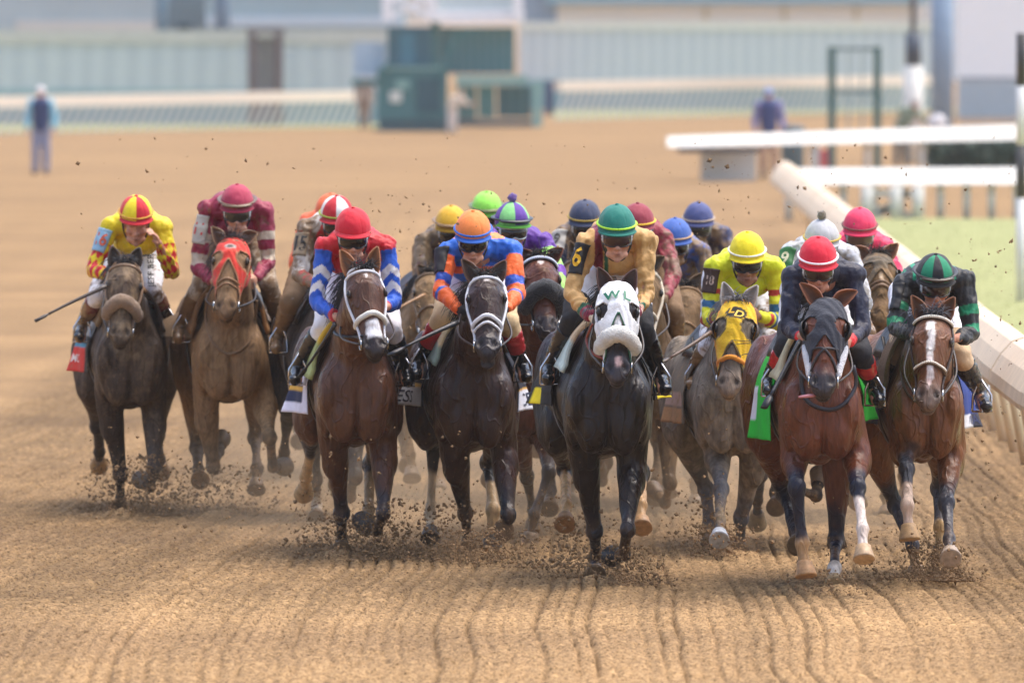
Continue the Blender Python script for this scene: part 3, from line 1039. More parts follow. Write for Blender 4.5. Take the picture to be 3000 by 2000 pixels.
    C = Rr['silk'](dict(n=len(v), arm=arm, part=part, a=a, ang=ang, lat=lat, z=z, y=y, v=v, t=tt))
    if Rr.get('mud', 0):
        C = mudmix(C, v, lin(Rr.get('mudc', (128, 102, 72))), Rr['mud'] * 1.08, 7)
    jer = finish('jersey', me, v, C, mat('silk', attr=True, rough=.50, var=.06, vscale=25, bump=.45, bscale=34, sheen=.1, spec=.4), root)
    jb = BVHTree.FromPolygons([tuple(x) for x in v], [tuple(p.vertices) for p in me.polygons])
    # armband with its number
    if Rr.get('band'):
        bd = Rr['band']
        sh, E, W, sg, rs = arms[0]
        axm = nrm(E - sh)
        fr0 = nrm(np.array((-.55, -1, 0)) - axm * np.dot(np.array((-.55, -1, 0)), axm)); sd0 = np.cross(axm, fr0)
        sd0 = sd0 if sd0[0] > 0 else -sd0
        t0, t1, w = bd.get('t0', .18), bd.get('t1', .62), bd.get('w', .062)
        Ln = np.linalg.norm(E - sh)
        def bf(u, vv_, off=0.):
            x = (u - .5) * 2
            c = sh + axm * Ln * (t0 + (t1 - t0) * vv_)
            an = x * w / .074
            dr = fr0 * math.cos(an) + sd0 * math.sin(an)
            hit = jb.ray_cast(Vector(c + dr * .25), Vector(-dr), .25)
            return (np.array(hit[0]) if hit[0] is not None else c + dr * .07) + dr * (.007 + off)
        V, F = grid(bf, 14, 14)
        cc = np.tile(lin(bd['col']), (len(V), 1))
        if Rr.get('mud', 0) or bd.get('mud'): cc = mudmix(cc, V, lin((128, 102, 72)), bd.get('mud', Rr.get('mud', 0) * .8), 6)
        sp = Soup(); sp.add(V, F)
        bo = build('armband', sp, mat('armband', attr=True, rough=.6, var=.1), root, col=cc, solid=.006)
        if bd.get('txt'):
            tv, tf = text_mesh(bd['txt'], 1.0, .02)
            w3 = np.array([bf(.5 + x * bd.get('size', .075) / (2 * w), .5 - yy * bd.get('size', .075) * bd.get('tall', 1.0) / ((t1 - t0) * Ln), .007) for x, yy, _ in tv])
            sp = Soup(); sp.add(w3, tf)
            build('lettering', sp, cmat(bd['tcol'], 'paint'), bo, smooth=False)
    # ---------------- breeches, boots
    S = Soup()
    S.add(*ball(hipc + k * .0, (.145, .15, .11)))
    S.add(*cone(mid * .45 + hipc * .55 - k * .04, hipc, .115, .12))
    for hip, kp, ap, fp, sg in legs:
        S.add(*cone(hip, kp, .098, .064))
        S.add(*cone(kp, kp * .75 + ap * .25, .064, .058))
    me = remesh(S, max(vox, .009), 3)
    v = mverts(me); nr = mnormals(me)
    v = v + nr * ((vnoise(v, 24, 3) - .5) * .012)[:, None]
    bc = Rr.get('breech', (232, 232, 238))
    C = np.tile(lin(bc), (len(v), 1))
    if Rr.get('kneec') is not None:
        for hip, kp, ap, fp, sg in legs:
            _, t = seg_dist(v, hip, kp)
            m = (np.linalg.norm(v - kp, axis=1) < .19) & (((v - mid) @ l) * sg > 0)
            C[m] = lin(Rr['kneec'])
    if Rr.get('bmud', Rr.get('mud', 0)):
        C = mudmix(C, v, lin((128, 100, 70)), Rr.get('bmud', Rr.get('mud', 0)), 9)
    bro = finish('breeches', me, v, C, mat('breech_cloth', attr=True, rough=.8, var=.06, vscale=20, bump=.25, bscale=45), root)
    if Rr.get('thightxt'):
        txt, colr, sgn, size = Rr['thightxt']
        hip, kp, ap, fp, sg = legs[0 if sgn < 0 else 1]
        tb = BVHTree.FromPolygons([tuple(x) for x in v], [tuple(p.vertices) for p in me.polygons])
        tv, tf = text_mesh(txt, 1.0, .01)
        ctr_ = hip * .38 + kp * .62; ctr_[1] = d
        dirx = nrm(np.array((hip[0] - kp[0], 0, hip[2] - kp[2]))); diry = np.array((-dirx[2], 0, dirx[0]))
        w3 = []
        for x, yy, _ in tv:
            p = ctr_ + dirx * x * size + diry * yy * size
            hit = tb.ray_cast(Vector(p - np.array((0, 1.0, 0))), Vector((0, 1, 0)), 3)
            w3.append((np.array(hit[0]) if hit[0] is not None else p + np.array((0, .4, 0))) - np.array((0, .006, 0)))
        sp = Soup(); sp.add(np.array(w3), tf)
        build('lettering', sp, cmat(colr, 'paint'), bro, smooth=False)
    for hip, kp, ap, fp, sg in legs:
        S = Soup()
        st = kp * .80 + ap * .20
        S.add(*tube([st, kp * .6 + ap * .4, kp * .25 + ap * .75, ap], [.062, .060, .047, .040], 18))
        S.add(*ball(ap, (.041, .046, .041)))
        toe = fp - b * .125 - k * .012 + l * sg * .018
        S.add(*cone(ap - k * .02, toe, .040, .030))
        S.add(*ball(toe, (.036, .045, .028)))
        S.add(*cone(fp + b * .03 - k * .018, toe - k * .012, .030, .030))
        me = remesh(S, max(vox, .008), 2)
        v = mverts(me); nr = mnormals(me)
        v = v + nr * ((vnoise(v * np.array((1, 1, 2.2)), 30, 5) - .5) * .008)[:, None]
        C = np.tile(lin(Rr.get('boot', (18, 19, 24))), (len(v), 1))
        if Rr.get('bootc') is not None:
            dd = np.linalg.norm(v - st, axis=1)
            C[dd < Rr.get('bootl', .15)] = lin(Rr['bootc'])
        if Rr.get('bootmud', Rr.get('mud', 0)):
            C = mudmix(C, v, lin((128, 100, 70)), Rr.get('bootmud', Rr.get('mud', 0)), 4)
        finish('boot', me, v, C, mat('boot_leather', attr=True, rough=.20, var=.1, bump=.06, spec=.6), root)
        # stirrup and leather belong to the saddle
        a0 = fp - b * .06 + k * .14 - l * sg * .01; a1 = fp - b * .06 - k * .045
        arc = [a1 + l * (-.055), a1 + l * (-.05) + k * .09, a0, a1 + l * .05 + k * .09, a1 + l * .055, a1 - l * .055]
        build('stirrup', tube(arc, .0075, 6), cmat((200, 200, 205), 'metal'), H['root'])
        top = H['T'](.62, sg * .20, H['z0'] + .70)
        build('stirrup_leather', tube([a0, a0 * .5 + top * .5, top], .011, 6, .4), cmat((40, 32, 28), 'leather'), H['root'])
    # ---------------- helmet
    nth, nph = 144, 44
    brim = -.020
    V, F = [], []
    pmax = math.acos((brim) / hr[2])
    lt, lp = [], []
    for i in range(nph):
        ph = pmax * (i + .0) / (nph - 1)
        for j in range(nth):
            th = 2 * math.pi * j / nth - math.pi            # 0 = front, + = to the right in the picture
            seam = 1 - .018 * math.exp(-((math.degrees(th) % 60 - 30 if Rr.get('gores', 1) else 99) / 2.2) ** 2) * math.sin(ph)
            x = hr[0] * math.sin(ph) * math.sin(th) * seam
            y = -hr[1] * math.sin(ph) * math.cos(th) * seam
            zz = hr[2] * math.cos(ph)
            if i == nph - 1: x *= .97; y *= .97
            V.append(hl(*(hc_loc + np.array((x, y, zz))))); lt.append(th); lp.append(zz)
    for i in range(nph - 1):
        for j in range(nth):
            q = (j + 1) % nth
            F.append((i * nth + j, i * nth + q, (i + 1) * nth + q, (i + 1) * nth + j))
    V = np.array(V); lt = np.degrees(np.array(lt)); lp = np.array(lp)
    V = V + (V - ctr) * ((vnoise(V, 26, 3) - .5) * .035 + (vnoise(V * np.array((1, 1, .5)), 60, 5) - .5) * .022)[:, None]
    C = Rr['capf'](lt, lp)
    if Rr.get('capmud', 0): C = mudmix(C, V, lin((120, 94, 62)), Rr['capmud'], 8, 1.8)
    sp = Soup(); sp.add(V, F)
    hel = build('helmet', sp, mat('cap_cloth', attr=True, rough=.75, var=.05, vscale=60, bump=.12, bscale=120, sheen=.15), root, col=C)
    pk = Rr.get('peak', Rr['capc'])
    def pf(u, v_):
        th = rad(-66 + 132 * u)
        ext = .036 * v_ * math.cos(th * 1.05) ** .8
        return hl(*(hc_loc + np.array(((hr[0] + ext) * math.sin(th) * .985, -(hr[1] + ext) * math.cos(th) * .985, brim + .014 - .012 * v_))))
    build('peak', grid(pf, 24, 6), cmat(pk, 'cloth'), hel, solid=.006)
    def ring_at(zz, r, grow=1.03, n=60):
        q = math.sqrt(max(1 - (zz / hr[2]) ** 2, 0)) * grow
        return [hl(*(hc_loc + np.array((hr[0] * q * math.sin(t), -hr[1] * q * math.cos(t), zz)))) for t in np.linspace(0, 2 * math.pi, n)]
    if Rr.get('capband') is not None:
        V, F = tube(ring_at(.012, 0, 1.008), .0115, 8, .55)
        cb = np.tile(lin(Rr['capband']), (len(V), 1))
        if Rr.get('capmud', 0): cb = mudmix(cb, V, lin((120, 94, 62)), Rr['capmud'], 8, 1.8)
        sp = Soup(); sp.add(V, F)
        build('helmet_band', sp, mat('cap_cloth', attr=True), hel, col=cb)
    if Rr.get('capgoggles') is not None:
        q = [p for p in ring_at(.020, 0, 1.06)]
        build('spare_goggles_strap', tube(q, .019, 8, .35), cmat(Rr['capgoggles'], 'leather', rough=.3), hel)
        q = [hl(*(hc_loc + np.array((hr[0] * 1.10 * math.sin(t), -hr[1] * 1.10 * math.cos(t), .016)))) for t in np.linspace(-.85, .85, 14)]
        build('spare_goggles', tube(q, [.012] + [.022] * 12 + [.012], 10, .45), cmat(Rr.get('cgl', (64, 52, 42)), 'gloss'), hel)
    if Rr.get('pompom') is not None:
        V, F = ball(hl(0, .012, .060 + .118 + .022), .027 * hsz)
        V = V + (V - V.mean(0)) * ((vnoise(V, 160, 3) - .5) * .5)[:, None]
        build('pompom', (V, F), cmat(Rr['pompom'], 'fleece'), hel)
    else:
        build('button', ball(hl(0, .012, .060 + .118), (.012, .012, .008)), cmat(Rr.get('capc'), 'cloth'), hel)
    # chin strap
    for sg in (-1, 1):
        q = [hl(sg * .084, -.005, .02), hl(sg * .074, -.018, -.05), hl(sg * .04, -.045, -.108), hl(0, -.058, -.122)]
        build('chin_strap', tube(spline(q, 10), .0055, 6), cmat((26, 24, 26), 'leather'), hel)
    # ---------------- goggles
    def gp(th, zz, rr=1.0):
        return hl(.080 * rr * math.sin(th), -.006 - .097 * rr * math.cos(th), zz)
    def gf(u, v_):
        th = rad(-76 + 152 * u)
        hh = .030 * (1 - .35 * math.exp(-(th / .16) ** 2) * (v_ < .5)) * (1 - .25 * (abs(th) / 1.34) ** 3)
        bul = 1.0 + .07 * math.sin(math.pi * v_) * math.sqrt(max(math.cos(th), 0))
        return gp(th, .000 + hh * (2 * v_ - 1), bul)
    if Rr.get('goggles', 1):
        go = build('goggles', grid(gf, 40, 9), cmat(Rr.get('lens', (30, 20, 18)), 'gloss', rough=.05), root, solid=.003)
        edge = [np.array(gf(u, 0)) for u in np.linspace(0, 1, 26)] + [np.array(gf(u, 1)) for u in np.linspace(1, 0, 26)]
        edge.append(edge[0])
        build('goggle_frame', tube(edge, .0052, 6), cmat(Rr.get('gframe', (44, 40, 42)), 'gloss', rough=.25), go)
        for sg in (-1, 1):
            def sf(u, v_):
                th = sg * rad(62 + 16 * u)
                return gp(th, .004 + .022 * (2 * v_ - 1), 1.045 + .03 * math.sin(math.pi * v_))
            build('goggle_side', grid(sf, 8, 5), cmat(Rr.get('gside', (196, 200, 205)), 'gloss', rough=.1), go, solid=.003)
            q = [gp(sg * rad(72), .004, 1.02), hl(sg * .086, .02, .012), hl(sg * .09, .05, .02)]
            build('goggle_strap', tube(q, .010, 6, .4), cmat((28, 26, 28), 'leather'), go)
    # ---------------- reins from the bit to the hands
    rc = cmat(Rr.get('reinc', (48, 36, 30)), 'leather')
    for (W, P, f, up, inn, sg) in hands:
        bit = H['hsurf'](.84, rad(-8 if sg > 0 else 188), .014)
        if Rr.get('raise') and sg > 0:
            P = hands[0][1] + l * .03
        q = [bit, bit * .5 + P * .5 - k * .03 + l * sg * .05, P]
        build('rein', tube(spline(q, 12), .0065, 6), rc, H['root'])
    Rr.update(root=root, hands=hands, arms=arms, legs=legs)
    return Rr

def whip(pts, d0, d1, r, colr, label):
    q = [at(px, py, d0 + (d1 - d0) * i / (len(pts) - 1)) for i, (px, py) in enumerate(pts)]
    q = spline(q, 16)
    rr = np.interp(np.linspace(0, 1, 16), [0, .25, .8, .82, 1], [r, r * .8, r * .55, r * 1.3, r * 1.1])
    o = empty('whip', q[0]); tag(o, label, 'whip', 'whips held by the jockeys')
    build('shaft', tube(q[:13], rr[:13], 8), cmat(colr, 'leather', rough=.35), o)
    build('flap', tube(q[12:], rr[12:] * 1.25, 8, .5), cmat(np.array(colr) * .7, 'leather'), o)
# ------------------------------------------------------------------ setting: ground
def ground():
    def axis(parts):
        out = [parts[0][0]]
        for a, b_, st in parts:
            n = max(int(round((b_ - a) / st)), 1)
            out.extend(list(np.linspace(a, b_, n + 1)[1:]))
        return np.array(out)
    xs = axis([(-900, -120, 60), (-120, -20, 5), (-20, -4.2, .5), (-4.2, 4.2, .014), (4.2, 20, .5), (20, 120, 5), (120, 900, 60)])
    ys = axis([(-40, 44, 6), (44, 50, .25), (50, 66, .020), (66, 78, .045), (78, 100, .15), (100, 170, .6), (170, 420, 5), (420, 3000, 60)])
    X, Y = np.meshgrid(xs, ys)
    near = sstep(48, 51, Y) * sstep(120, 84, Y) * sstep(4.2, 3.6, np.abs(X))
    p = np.stack([X.ravel(), Y.ravel(), np.zeros(X.size)], 1)
    w = np.clip((.9 - X) / 3.2, 0, 1.2)
    curve = .0042 * np.clip(Y - 56.5, 0, 14) ** 2 * w + .05 * (np.clip(Y - 70.5, 0, 60)) * w
    wig = (vnoise(p * np.array((.5, .30, 1)), 1.0, 5).reshape(X.shape) - .5) * .13 + (vnoise(p * np.array((1.2, .8, 1)), 1.0, 6).reshape(X.shape) - .5) * .045
    u = X - curve + wig
    Xc = X
    def tri(q):
        return np.abs((q % 1.0) - .5) * 2
    amp = .5 + .9 * vnoise(p * np.array((3.0, .25, 1)), 1.0, 8).reshape(X.shape)
    gi = np.floor(u / .085 - .5); ga = vnoise(np.stack([gi.ravel() * 3.7, gi.ravel() * 0, Y.ravel() * .06], 1), 1, 33).reshape(X.shape)
    amp = (.35 + 1.5 * sstep(.3, .8, ga)) * amp
    h = -(tri(u / .085) ** 8) * .026 * amp - (tri(u / .255 + .3) ** 9) * .010
    cl = (vnoise(p * np.array((30, 16, 1)), 1, 11) * .5 + vnoise(p * np.array((56, 32, 1)), 1, 12) * .5 + vnoise(p * np.array((9, 6, 1)), 1, 13) * .2).reshape(X.shape)
    h = h + (cl - .6) * .016 + (vnoise(p * np.array((62, 34, 1)), 1, 17).reshape(X.shape) - .5) * .011
    clod = vnoise(p * np.array((34, 24, 1)), 1, 15).reshape(X.shape)
    h = h + sstep(.74, .92, clod) * .010
    # churned ground where the field is galloping
    ch = sstep(56, 62.5, Y) * (vnoise(p * np.array((5, 2.2, 1)), 1, 16).reshape(X.shape) - .5) * .012 - .020 * sstep(57.5, 61, Y)
    h = h + ch
    # little heaps thrown up at the planted hooves
    for (hx, hy, r, a) in HEAPS:
        h = h + a * np.exp(-(((X - hx) / r) ** 2 + ((Y - hy) / (r * 1.8)) ** 2))
    # groove shade painted into the colour, crests lightened, long streaks left by the harrow
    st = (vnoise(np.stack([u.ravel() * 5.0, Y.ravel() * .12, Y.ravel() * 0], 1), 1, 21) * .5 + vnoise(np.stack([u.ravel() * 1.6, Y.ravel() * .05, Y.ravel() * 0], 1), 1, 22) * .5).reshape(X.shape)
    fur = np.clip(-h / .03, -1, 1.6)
    tint = 1.0 + (st - .5) * .62 * sstep(230, 90, Y) - .12 * sstep(66, 105, Y) - .42 * np.clip(fur, -.2, 1.2) * near  # distance term darkens far dirt in place of shade between clods
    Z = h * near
    nx, ny = len(xs), len(ys)
    V = np.stack([X.ravel(), Y.ravel(), Z.ravel()], 1).astype(np.float32)
    i = np.arange(ny - 1)[:, None] * nx + np.arange(nx - 1)[None]
    Q = np.stack([i, i + 1, i + nx + 1, i + nx], -1).reshape(-1, 4).astype(np.int32)
    me = bpy.data.meshes.new('ground')
    me.vertices.add(len(V)); me.vertices.foreach_set('co', V.ravel())
    me.loops.add(Q.size); me.loops.foreach_set('vertex_index', Q.ravel())
    me.polygons.add(len(Q)); me.polygons.foreach_set('loop_start', np.arange(0, Q.size, 4, dtype=np.int32))
    me.polygons.foreach_set('loop_total', np.full(len(Q), 4, np.int32))
    me.update(calc_edges=True)
    me.shade_smooth()
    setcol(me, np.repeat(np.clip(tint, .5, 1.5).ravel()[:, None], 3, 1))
    m, nt, b = new_mat('harrowed_dirt')
    N, L = nt.nodes, nt.links
    tc = N.new('ShaderNodeTexCoord')
    def noise(scale, detail, vec_scale=(1, 1, 1)):
        mp = N.new('ShaderNodeMapping'); mp.inputs['Scale'].default_value = vec_scale
        L.new(tc.outputs['Object'], mp.inputs['Vector'])
        n = N.new('ShaderNodeTexNoise'); n.inputs['Scale'].default_value = scale; n.inputs['Detail'].default_value = detail
        L.new(mp.outputs[0], n.inputs['Vector'])
        return n
    n1 = noise(28, 6, (1, .7, 1)); n2 = noise(.35, 4, (.5, 1, 1)); n3 = noise(90, 3, (1, .7, 1)); n4 = noise(75, 3, (1, .45, 1))
    cr = N.new('ShaderNodeValToRGB')
    cr.color_ramp.elements[0].position = .30; cr.color_ramp.elements[0].color = (*DIRT_DK, 1)
    cr.color_ramp.elements[1].position = .68; cr.color_ramp.elements[1].color = (*DIRT_LT, 1)
    L.new(n1.outputs['Fac'], cr.inputs['Fac'])
    mx = N.new('ShaderNodeMix'); mx.data_type = 'RGBA'; mx.blend_type = 'MULTIPLY'
    mx.inputs[0].default_value = 1.0
    cr2 = N.new('ShaderNodeValToRGB')
    cr2.color_ramp.elements[0].position = .35; cr2.color_ramp.elements[0].color = (.82, .80, .80, 1)
    cr2.color_ramp.elements[1].position = .68; cr2.color_ramp.elements[1].color = (1.12, 1.10, 1.06, 1)
    L.new(n2.outputs['Fac'], cr2.inputs['Fac'])
    cr3 = N.new('ShaderNodeValToRGB')
    cr3.color_ramp.elements[0].position = .38; cr3.color_ramp.elements[0].color = (.30, .26, .22, 1)
    cr3.color_ramp.elements[1].position = .47; cr3.color_ramp.elements[1].color = (1.08, 1.08, 1.08, 1)
    L.new(n4.outputs['Fac'], cr3.inputs['Fac'])
    m0 = N.new('ShaderNodeMix'); m0.data_type = 'RGBA'; m0.blend_type = 'MULTIPLY'; m0.inputs[0].default_value = .80
    L.new(cr.outputs[0], m0.inputs[6]); L.new(cr3.outputs[0], m0.inputs[7])
    L.new(m0.outputs[2], mx.inputs[6]); L.new(cr2.outputs[0], mx.inputs[7])
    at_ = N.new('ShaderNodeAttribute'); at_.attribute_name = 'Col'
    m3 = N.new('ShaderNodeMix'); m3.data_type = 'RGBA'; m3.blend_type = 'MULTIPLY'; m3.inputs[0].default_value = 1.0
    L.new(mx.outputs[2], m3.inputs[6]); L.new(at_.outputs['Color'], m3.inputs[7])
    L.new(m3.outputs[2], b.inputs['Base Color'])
    b.inputs['Roughness'].default_value = .95
    b.inputs['Specular IOR Level'].default_value = .15
    bp = N.new('ShaderNodeBump'); bp.inputs['Strength'].default_value = .6; bp.inputs['Distance'].default_value = .012
    L.new(n3.outputs['Fac'], bp.inputs['Height']); L.new(bp.outputs[0], b.inputs['Normal'])
    me.materials.append(m)
    ob = bpy.data.objects.new('dirt_track', me)
    link(ob); tag(ob, kind='structure')
    return ob

DUST = .26
HAZE = .00018
DIRT_DK = (.215, .130, .060)
DIRT_LT = (.470, .308, .153)
HEAPS = []
for px, py, d in [(1744, 1690, 62.1), (1001, 1618, 65.1), (1372, 1618, 65.1), (2446, 1722, 61.1), (2688, 1702, 61.9), (352, 1498, 70.5), (2165, 1622, 65.0), (640, 1505, 70.3)]:
    q = at(px, py, d); HEAPS.append((q[0], q[1] - .05, .13, .038))
ground()

# infield grass right of the running rail
def grass():
    xs = np.linspace(0, 1, 40); ys = np.linspace(62, 168, 60)
    V, F = [], []
    for y in ys:
        e = 3.75 + .0062 * max(y - 70, 0)
        for x in xs:
            V.append((e + 60 * x ** 2, y, .012 + .03 * min(x * 8, 1)))
    V = np.array(V)
    V[:, 2] += (vnoise(V, 6, 3) - .5) * .02
    for i in range(59):
        for j in range(39):
            F.append((i * 40 + j, i * 40 + j + 1, (i + 1) * 40 + j + 1, (i + 1) * 40 + j))
    m = mat('turf', (.315, .325, .145), rough=.9, var=.14, vscale=1.2, bump=.4, bscale=12, spec=.1)
    o = build('infield_turf', (V, F), m); tag(o, kind='structure')
    # blades: tufts along the near edge and over the turf
    n = 26000
    yy = 66 + 100 * RNG.random(n) ** 1.3
    xx = 3.75 + .0062 * np.maximum(yy - 70, 0) + 9 * RNG.random(n) ** 1.6
    h = RNG.uniform(.02, .06, n); w = RNG.uniform(.006, .014, n)
    an = RNG.uniform(0, math.pi, n); lx, ly = RNG.normal(0, .03, n), RNG.normal(0, .03, n)
    V = np.empty((n, 3, 3))
    z0 = .02
    V[:, 0] = np.stack([xx - w * np.cos(an), yy - w * np.sin(an), np.full(n, z0)], 1)
    V[:, 1] = np.stack([xx + w * np.cos(an), yy + w * np.sin(an), np.full(n, z0)], 1)
    V[:, 2] = np.stack([xx + lx, yy + ly, z0 + h], 1)
    me = bpy.data.meshes.new('grass')
    me.from_pydata(V.reshape(-1, 3).tolist(), [], np.arange(n * 3).reshape(-1, 3).tolist())
    me.materials.append(mat('grass_blade', (.30, .325, .135), rough=.9, var=.14, vscale=.9, spec=.2))
    o = bpy.data.objects.new('grass', me); link(o)
    tag(o, 'short green grass growing on the infield behind the running rail', 'grass', kind='stuff')
grass()

# ------------------------------------------------------------------ background (each thing at its own distance and size)
def pbox(px0, px1, py0, py1, d, th=.3):
    a, b_ = at(px0, py1, d), at(px1, py0, d)
    return boxv(a[0], b_[0], d, d + th, a[2], b_[2])
def gz(px, d):
    return np.array(((px - 1500) / FPX * d, d, 0.))
def zat(py, d): return at(1500, py, d)[2]

WHITE = (208, 206, 198)
mw = cmat(WHITE, 'paint'); mcream = cmat((226, 216, 196), 'paint')

# running rail along the near infield: white hood over slanted posts
def near_rail():
    root = empty('running_rail', (3.5, 80, 0))
    tag(root, 'white hooded running rail on slanted posts beside the infield grass', 'rail')
    ex = lambda y: .0064 * max(y - 72, 0)
    y = 50.0; i = 0
    while y < 152:
        L_ = 4.2
        sp = Soup()
        prof = [(2.985, .755), (2.975, .79), (2.99, .86), (3.05, .96), (3.12, 1.035), (3.19, 1.06), (3.25, 1.035), (3.235, 1.01), (3.18, 1.03), (3.13, 1.0), (3.075, .94), (3.015, .85), (2.995, .79), (2.995, .755)]
        n = len(prof); V, F = [], []
        for yy in np.linspace(y, y + L_ - .03, 5):
            for x, z in prof:
                V.append((x + ex(yy), yy, z + (.006 if i % 2 else 0)))
        for a in range(4):
            for c in range(n):
                F.append((a * n + c, a * n + (c + 1) % n, (a + 1) * n + (c + 1) % n, (a + 1) * n + c))
        F.append(tuple(range(n))); F.append(tuple(4 * n + c for c in range(n - 1, -1, -1)))
        sp.add(np.array(V), F)
        build('rail_hood', sp, mat('rail_vinyl', lin((228, 204, 172)), rough=.55, var=.10, vscale=5, bump=.05), root, smooth=False)
        y += L_; i += 1
    y = 51.0
    while y < 152:
        x = ex(y)
        build('post', tube([(3.50 + x, y, -.02), (3.40 + x, y, .5), (3.14 + x, y, .98)], .035, 8), mat('rail_vinyl'), root)
        y += 2.1
    # small tie bar clipped across the hood joint
    q = [at(2893, 1170, 73.2), at(2893, 1082, 73.6), at(2910, 1072, 74), at(3040, 1080, 76)]
    build('tie_bar', tube(spline(q, 14), .018, 8), cmat((170, 170, 172), 'metal', rough=.4), root)
near_rail()

# cross rail behind the infield, with brace frame
def cross_rail(name, label, p0, p1, top0, top1, bt0, bt1, d0, d1, posts, hoodw=.45, under=None):
    a, b_ = at(p0, top0, d0), at(p1, top1, d1)
    a2, b2 = at(p0, bt0, d0), at(p1, bt1, d1)
    root = empty(name, (a[0], d0, 0)); tag(root, label, 'rail')
    V = []
    for p, q in ((a, a2), (b_, b2)):
        V += [p + np.array((0, .32, 0)), p + np.array((0, .32 + hoodw, .01)), q + np.array((0, hoodw, .01)), q]
    F = [(0, 1, 2, 3), (7, 6, 5, 4), (0, 4, 5, 1), (1, 5, 6, 2), (2, 6, 7, 3), (3, 7, 4, 0)]
    build('rail_top', (np.array(V), F), mw, root, smooth=False)
    if under:
        u0, u1 = at(p0 + under[0], bt0 - 2, d0 + .1), at(p0 + under[1], bt0 - 2, d0 + .1)
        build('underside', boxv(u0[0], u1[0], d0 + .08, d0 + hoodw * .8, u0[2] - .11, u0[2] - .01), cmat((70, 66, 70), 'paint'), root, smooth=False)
    for px in posts:
        t = (px - p0) / (p1 - p0); dd = d0 + (d1 - d0) * t + .2
        top = at(px, bt0 + (bt1 - bt0) * t, dd)
        build('post', tube([(top[0], dd, -.02), (top[0], dd, top[2] + .02)], .055, 8), mw, root)
    return root
r = cross_rail('crossing_rail', 'white crossing rail with braced gate post above the infield grass', 2290, 3080, 497, 494, 541, 539, 168, 168, [2310, 2392, 2470, 2560, 2640, 2755, 2832, 2905, 2978])
for a, b_ in (((2545, 565), (2690, 570)), ((2560, 640), (2660, 560)), ((2520, 600), (2700, 640))):
    build('brace', beam(at(*a, 168.1), at(*b_, 168.1), .10, .10), mw, r, smooth=False)
for px in (2540, 2625, 2690):
    p = at(px, 545, 167.9)
    build('gate_post', tube([(p[0], 167.9, -.02), (p[0], 167.9, p[2])], .09, 8), mw, r)
r = cross_rail('barrier_rail', 'white barrier rail with a dark underside in front of the green frame', 1956, 3080, 404, 366, 431, 407, 206, 212, [2380, 2540, 2700], .6, (30, 270))
build('panel', pbox(2052, 2215, 430, 532, 207.5, .1), mw, r, smooth=False)

# far outer rail with slanted posts
def far_rail(label, x0, x1, d0, d1, zt, zb):
    a, b_ = gz(x0, d0), gz(x1, d1)
    root = empty('outer_rail', a); tag(root, label, 'rail', 'outer rails of the track')
    k3 = np.array((0, 0, 1.))
    build('rail_top', beam(a + k3 * (zt + zb) / 2, b_ + k3 * (zt + zb) / 2, .22, zt - zb), cmat((226, 216, 198), 'paint'), root, smooth=False)
    n = min(int(np.linalg.norm(b_ - a) / .52), 60)
    for i in range(n):
        t = (i + .5) / n
        p = a * (1 - t) + b_ * t
        build('post', beam(p + k3 * -.02 + np.array((-.14, -.05, 0)), p + k3 * zb + np.array((.14, .1, 0)), .075, .06), mw, root, smooth=False)
far_rail('long white outer rail left of the starting gate', -60, 1075, 283, 306, .97, .68)
far_rail('long white outer rail right of the starting gate', 1632, 2745, 322, 350, 1.12, .82)
# grass verge under the outer rail
o = build('verge', (np.array([(-20, 280, .004), (-3.6, 303, .004), (-3.6, 311.5, .004), (-20, 311.5, .004)]), [(0, 1, 2, 3)]), mat('turf')); tag(o, kind='structure')
o = build('verge', (np.array([(1.2, 324, .004), (14, 350, .004), (14, 356.5, .004), (1.2, 356.5, .004)]), [(0, 1, 2, 3)]), mat('turf')); tag(o, kind='structure')

def corr_mat(name, c1, c2, per):
    m, nt, b = new_mat(name)
    N, L = nt.nodes, nt.links
    tc = N.new('ShaderNodeTexCoord'); w = N.new('ShaderNodeTexWave'); w.inputs['Scale'].default_value = per; w.inputs['Distortion'].default_value = 1.2
    w.inputs['Detail'].default_value = 3
    L.new(tc.outputs['Object'], w.inputs['Vector'])
    cr = N.new('ShaderNodeValToRGB'); cr.color_ramp.elements[0].color = (*lin(c1), 1); cr.color_ramp.elements[1].color = (*lin(c2), 1)
    L.new(w.outputs['Fac'], cr.inputs['Fac']); L.new(cr.outputs[0], b.inputs['Base Color']); b.inputs['Roughness'].default_value = .6
    return m
def wall(name, label, px0, px1, py0, d, m, cat='fence', th=.2, zb=-.02, trim=None):
    a, b_ = gz(px0, d), gz(px1, d)
    zt = zat(py0, d)
    o = empty(name, (a[0], d, 0)); tag(o, label, cat)
    build('panel', boxv(a[0], b_[0], d, d + th, zb, zt), m, o, smooth=False)
    build('kick_panel', boxv(a[0], b_[0], d - .03, d, zb, .95), cmat((138, 172, 178), 'paint'), o, smooth=False)
    if trim:
        build('top_rail', boxv(a[0], b_[0], d - .06, d + th + .06, zt + .002, zt + trim[0]), trim[1], o, smooth=False)
    return o
steel = corr_mat('corrugated_steel', (184, 194, 200), (197, 206, 210), .5)  # both fence steels paled in the colour as painted haze
steel2 = corr_mat('corrugated_pale', (188, 197, 204), (210, 216, 220), .75)
wall('corrugated_fence', 'blue grey corrugated fence with pale top rail on the left', -80, 1150, 128, 312, steel, trim=(.36, cmat((196, 196, 190), 'paint')))
wall('corrugated_fence', 'pale blue corrugated fence with cream top band on the right', 1520, 2750, 88, 357, steel2, trim=(.24, cmat((222, 222, 214), 'paint')))
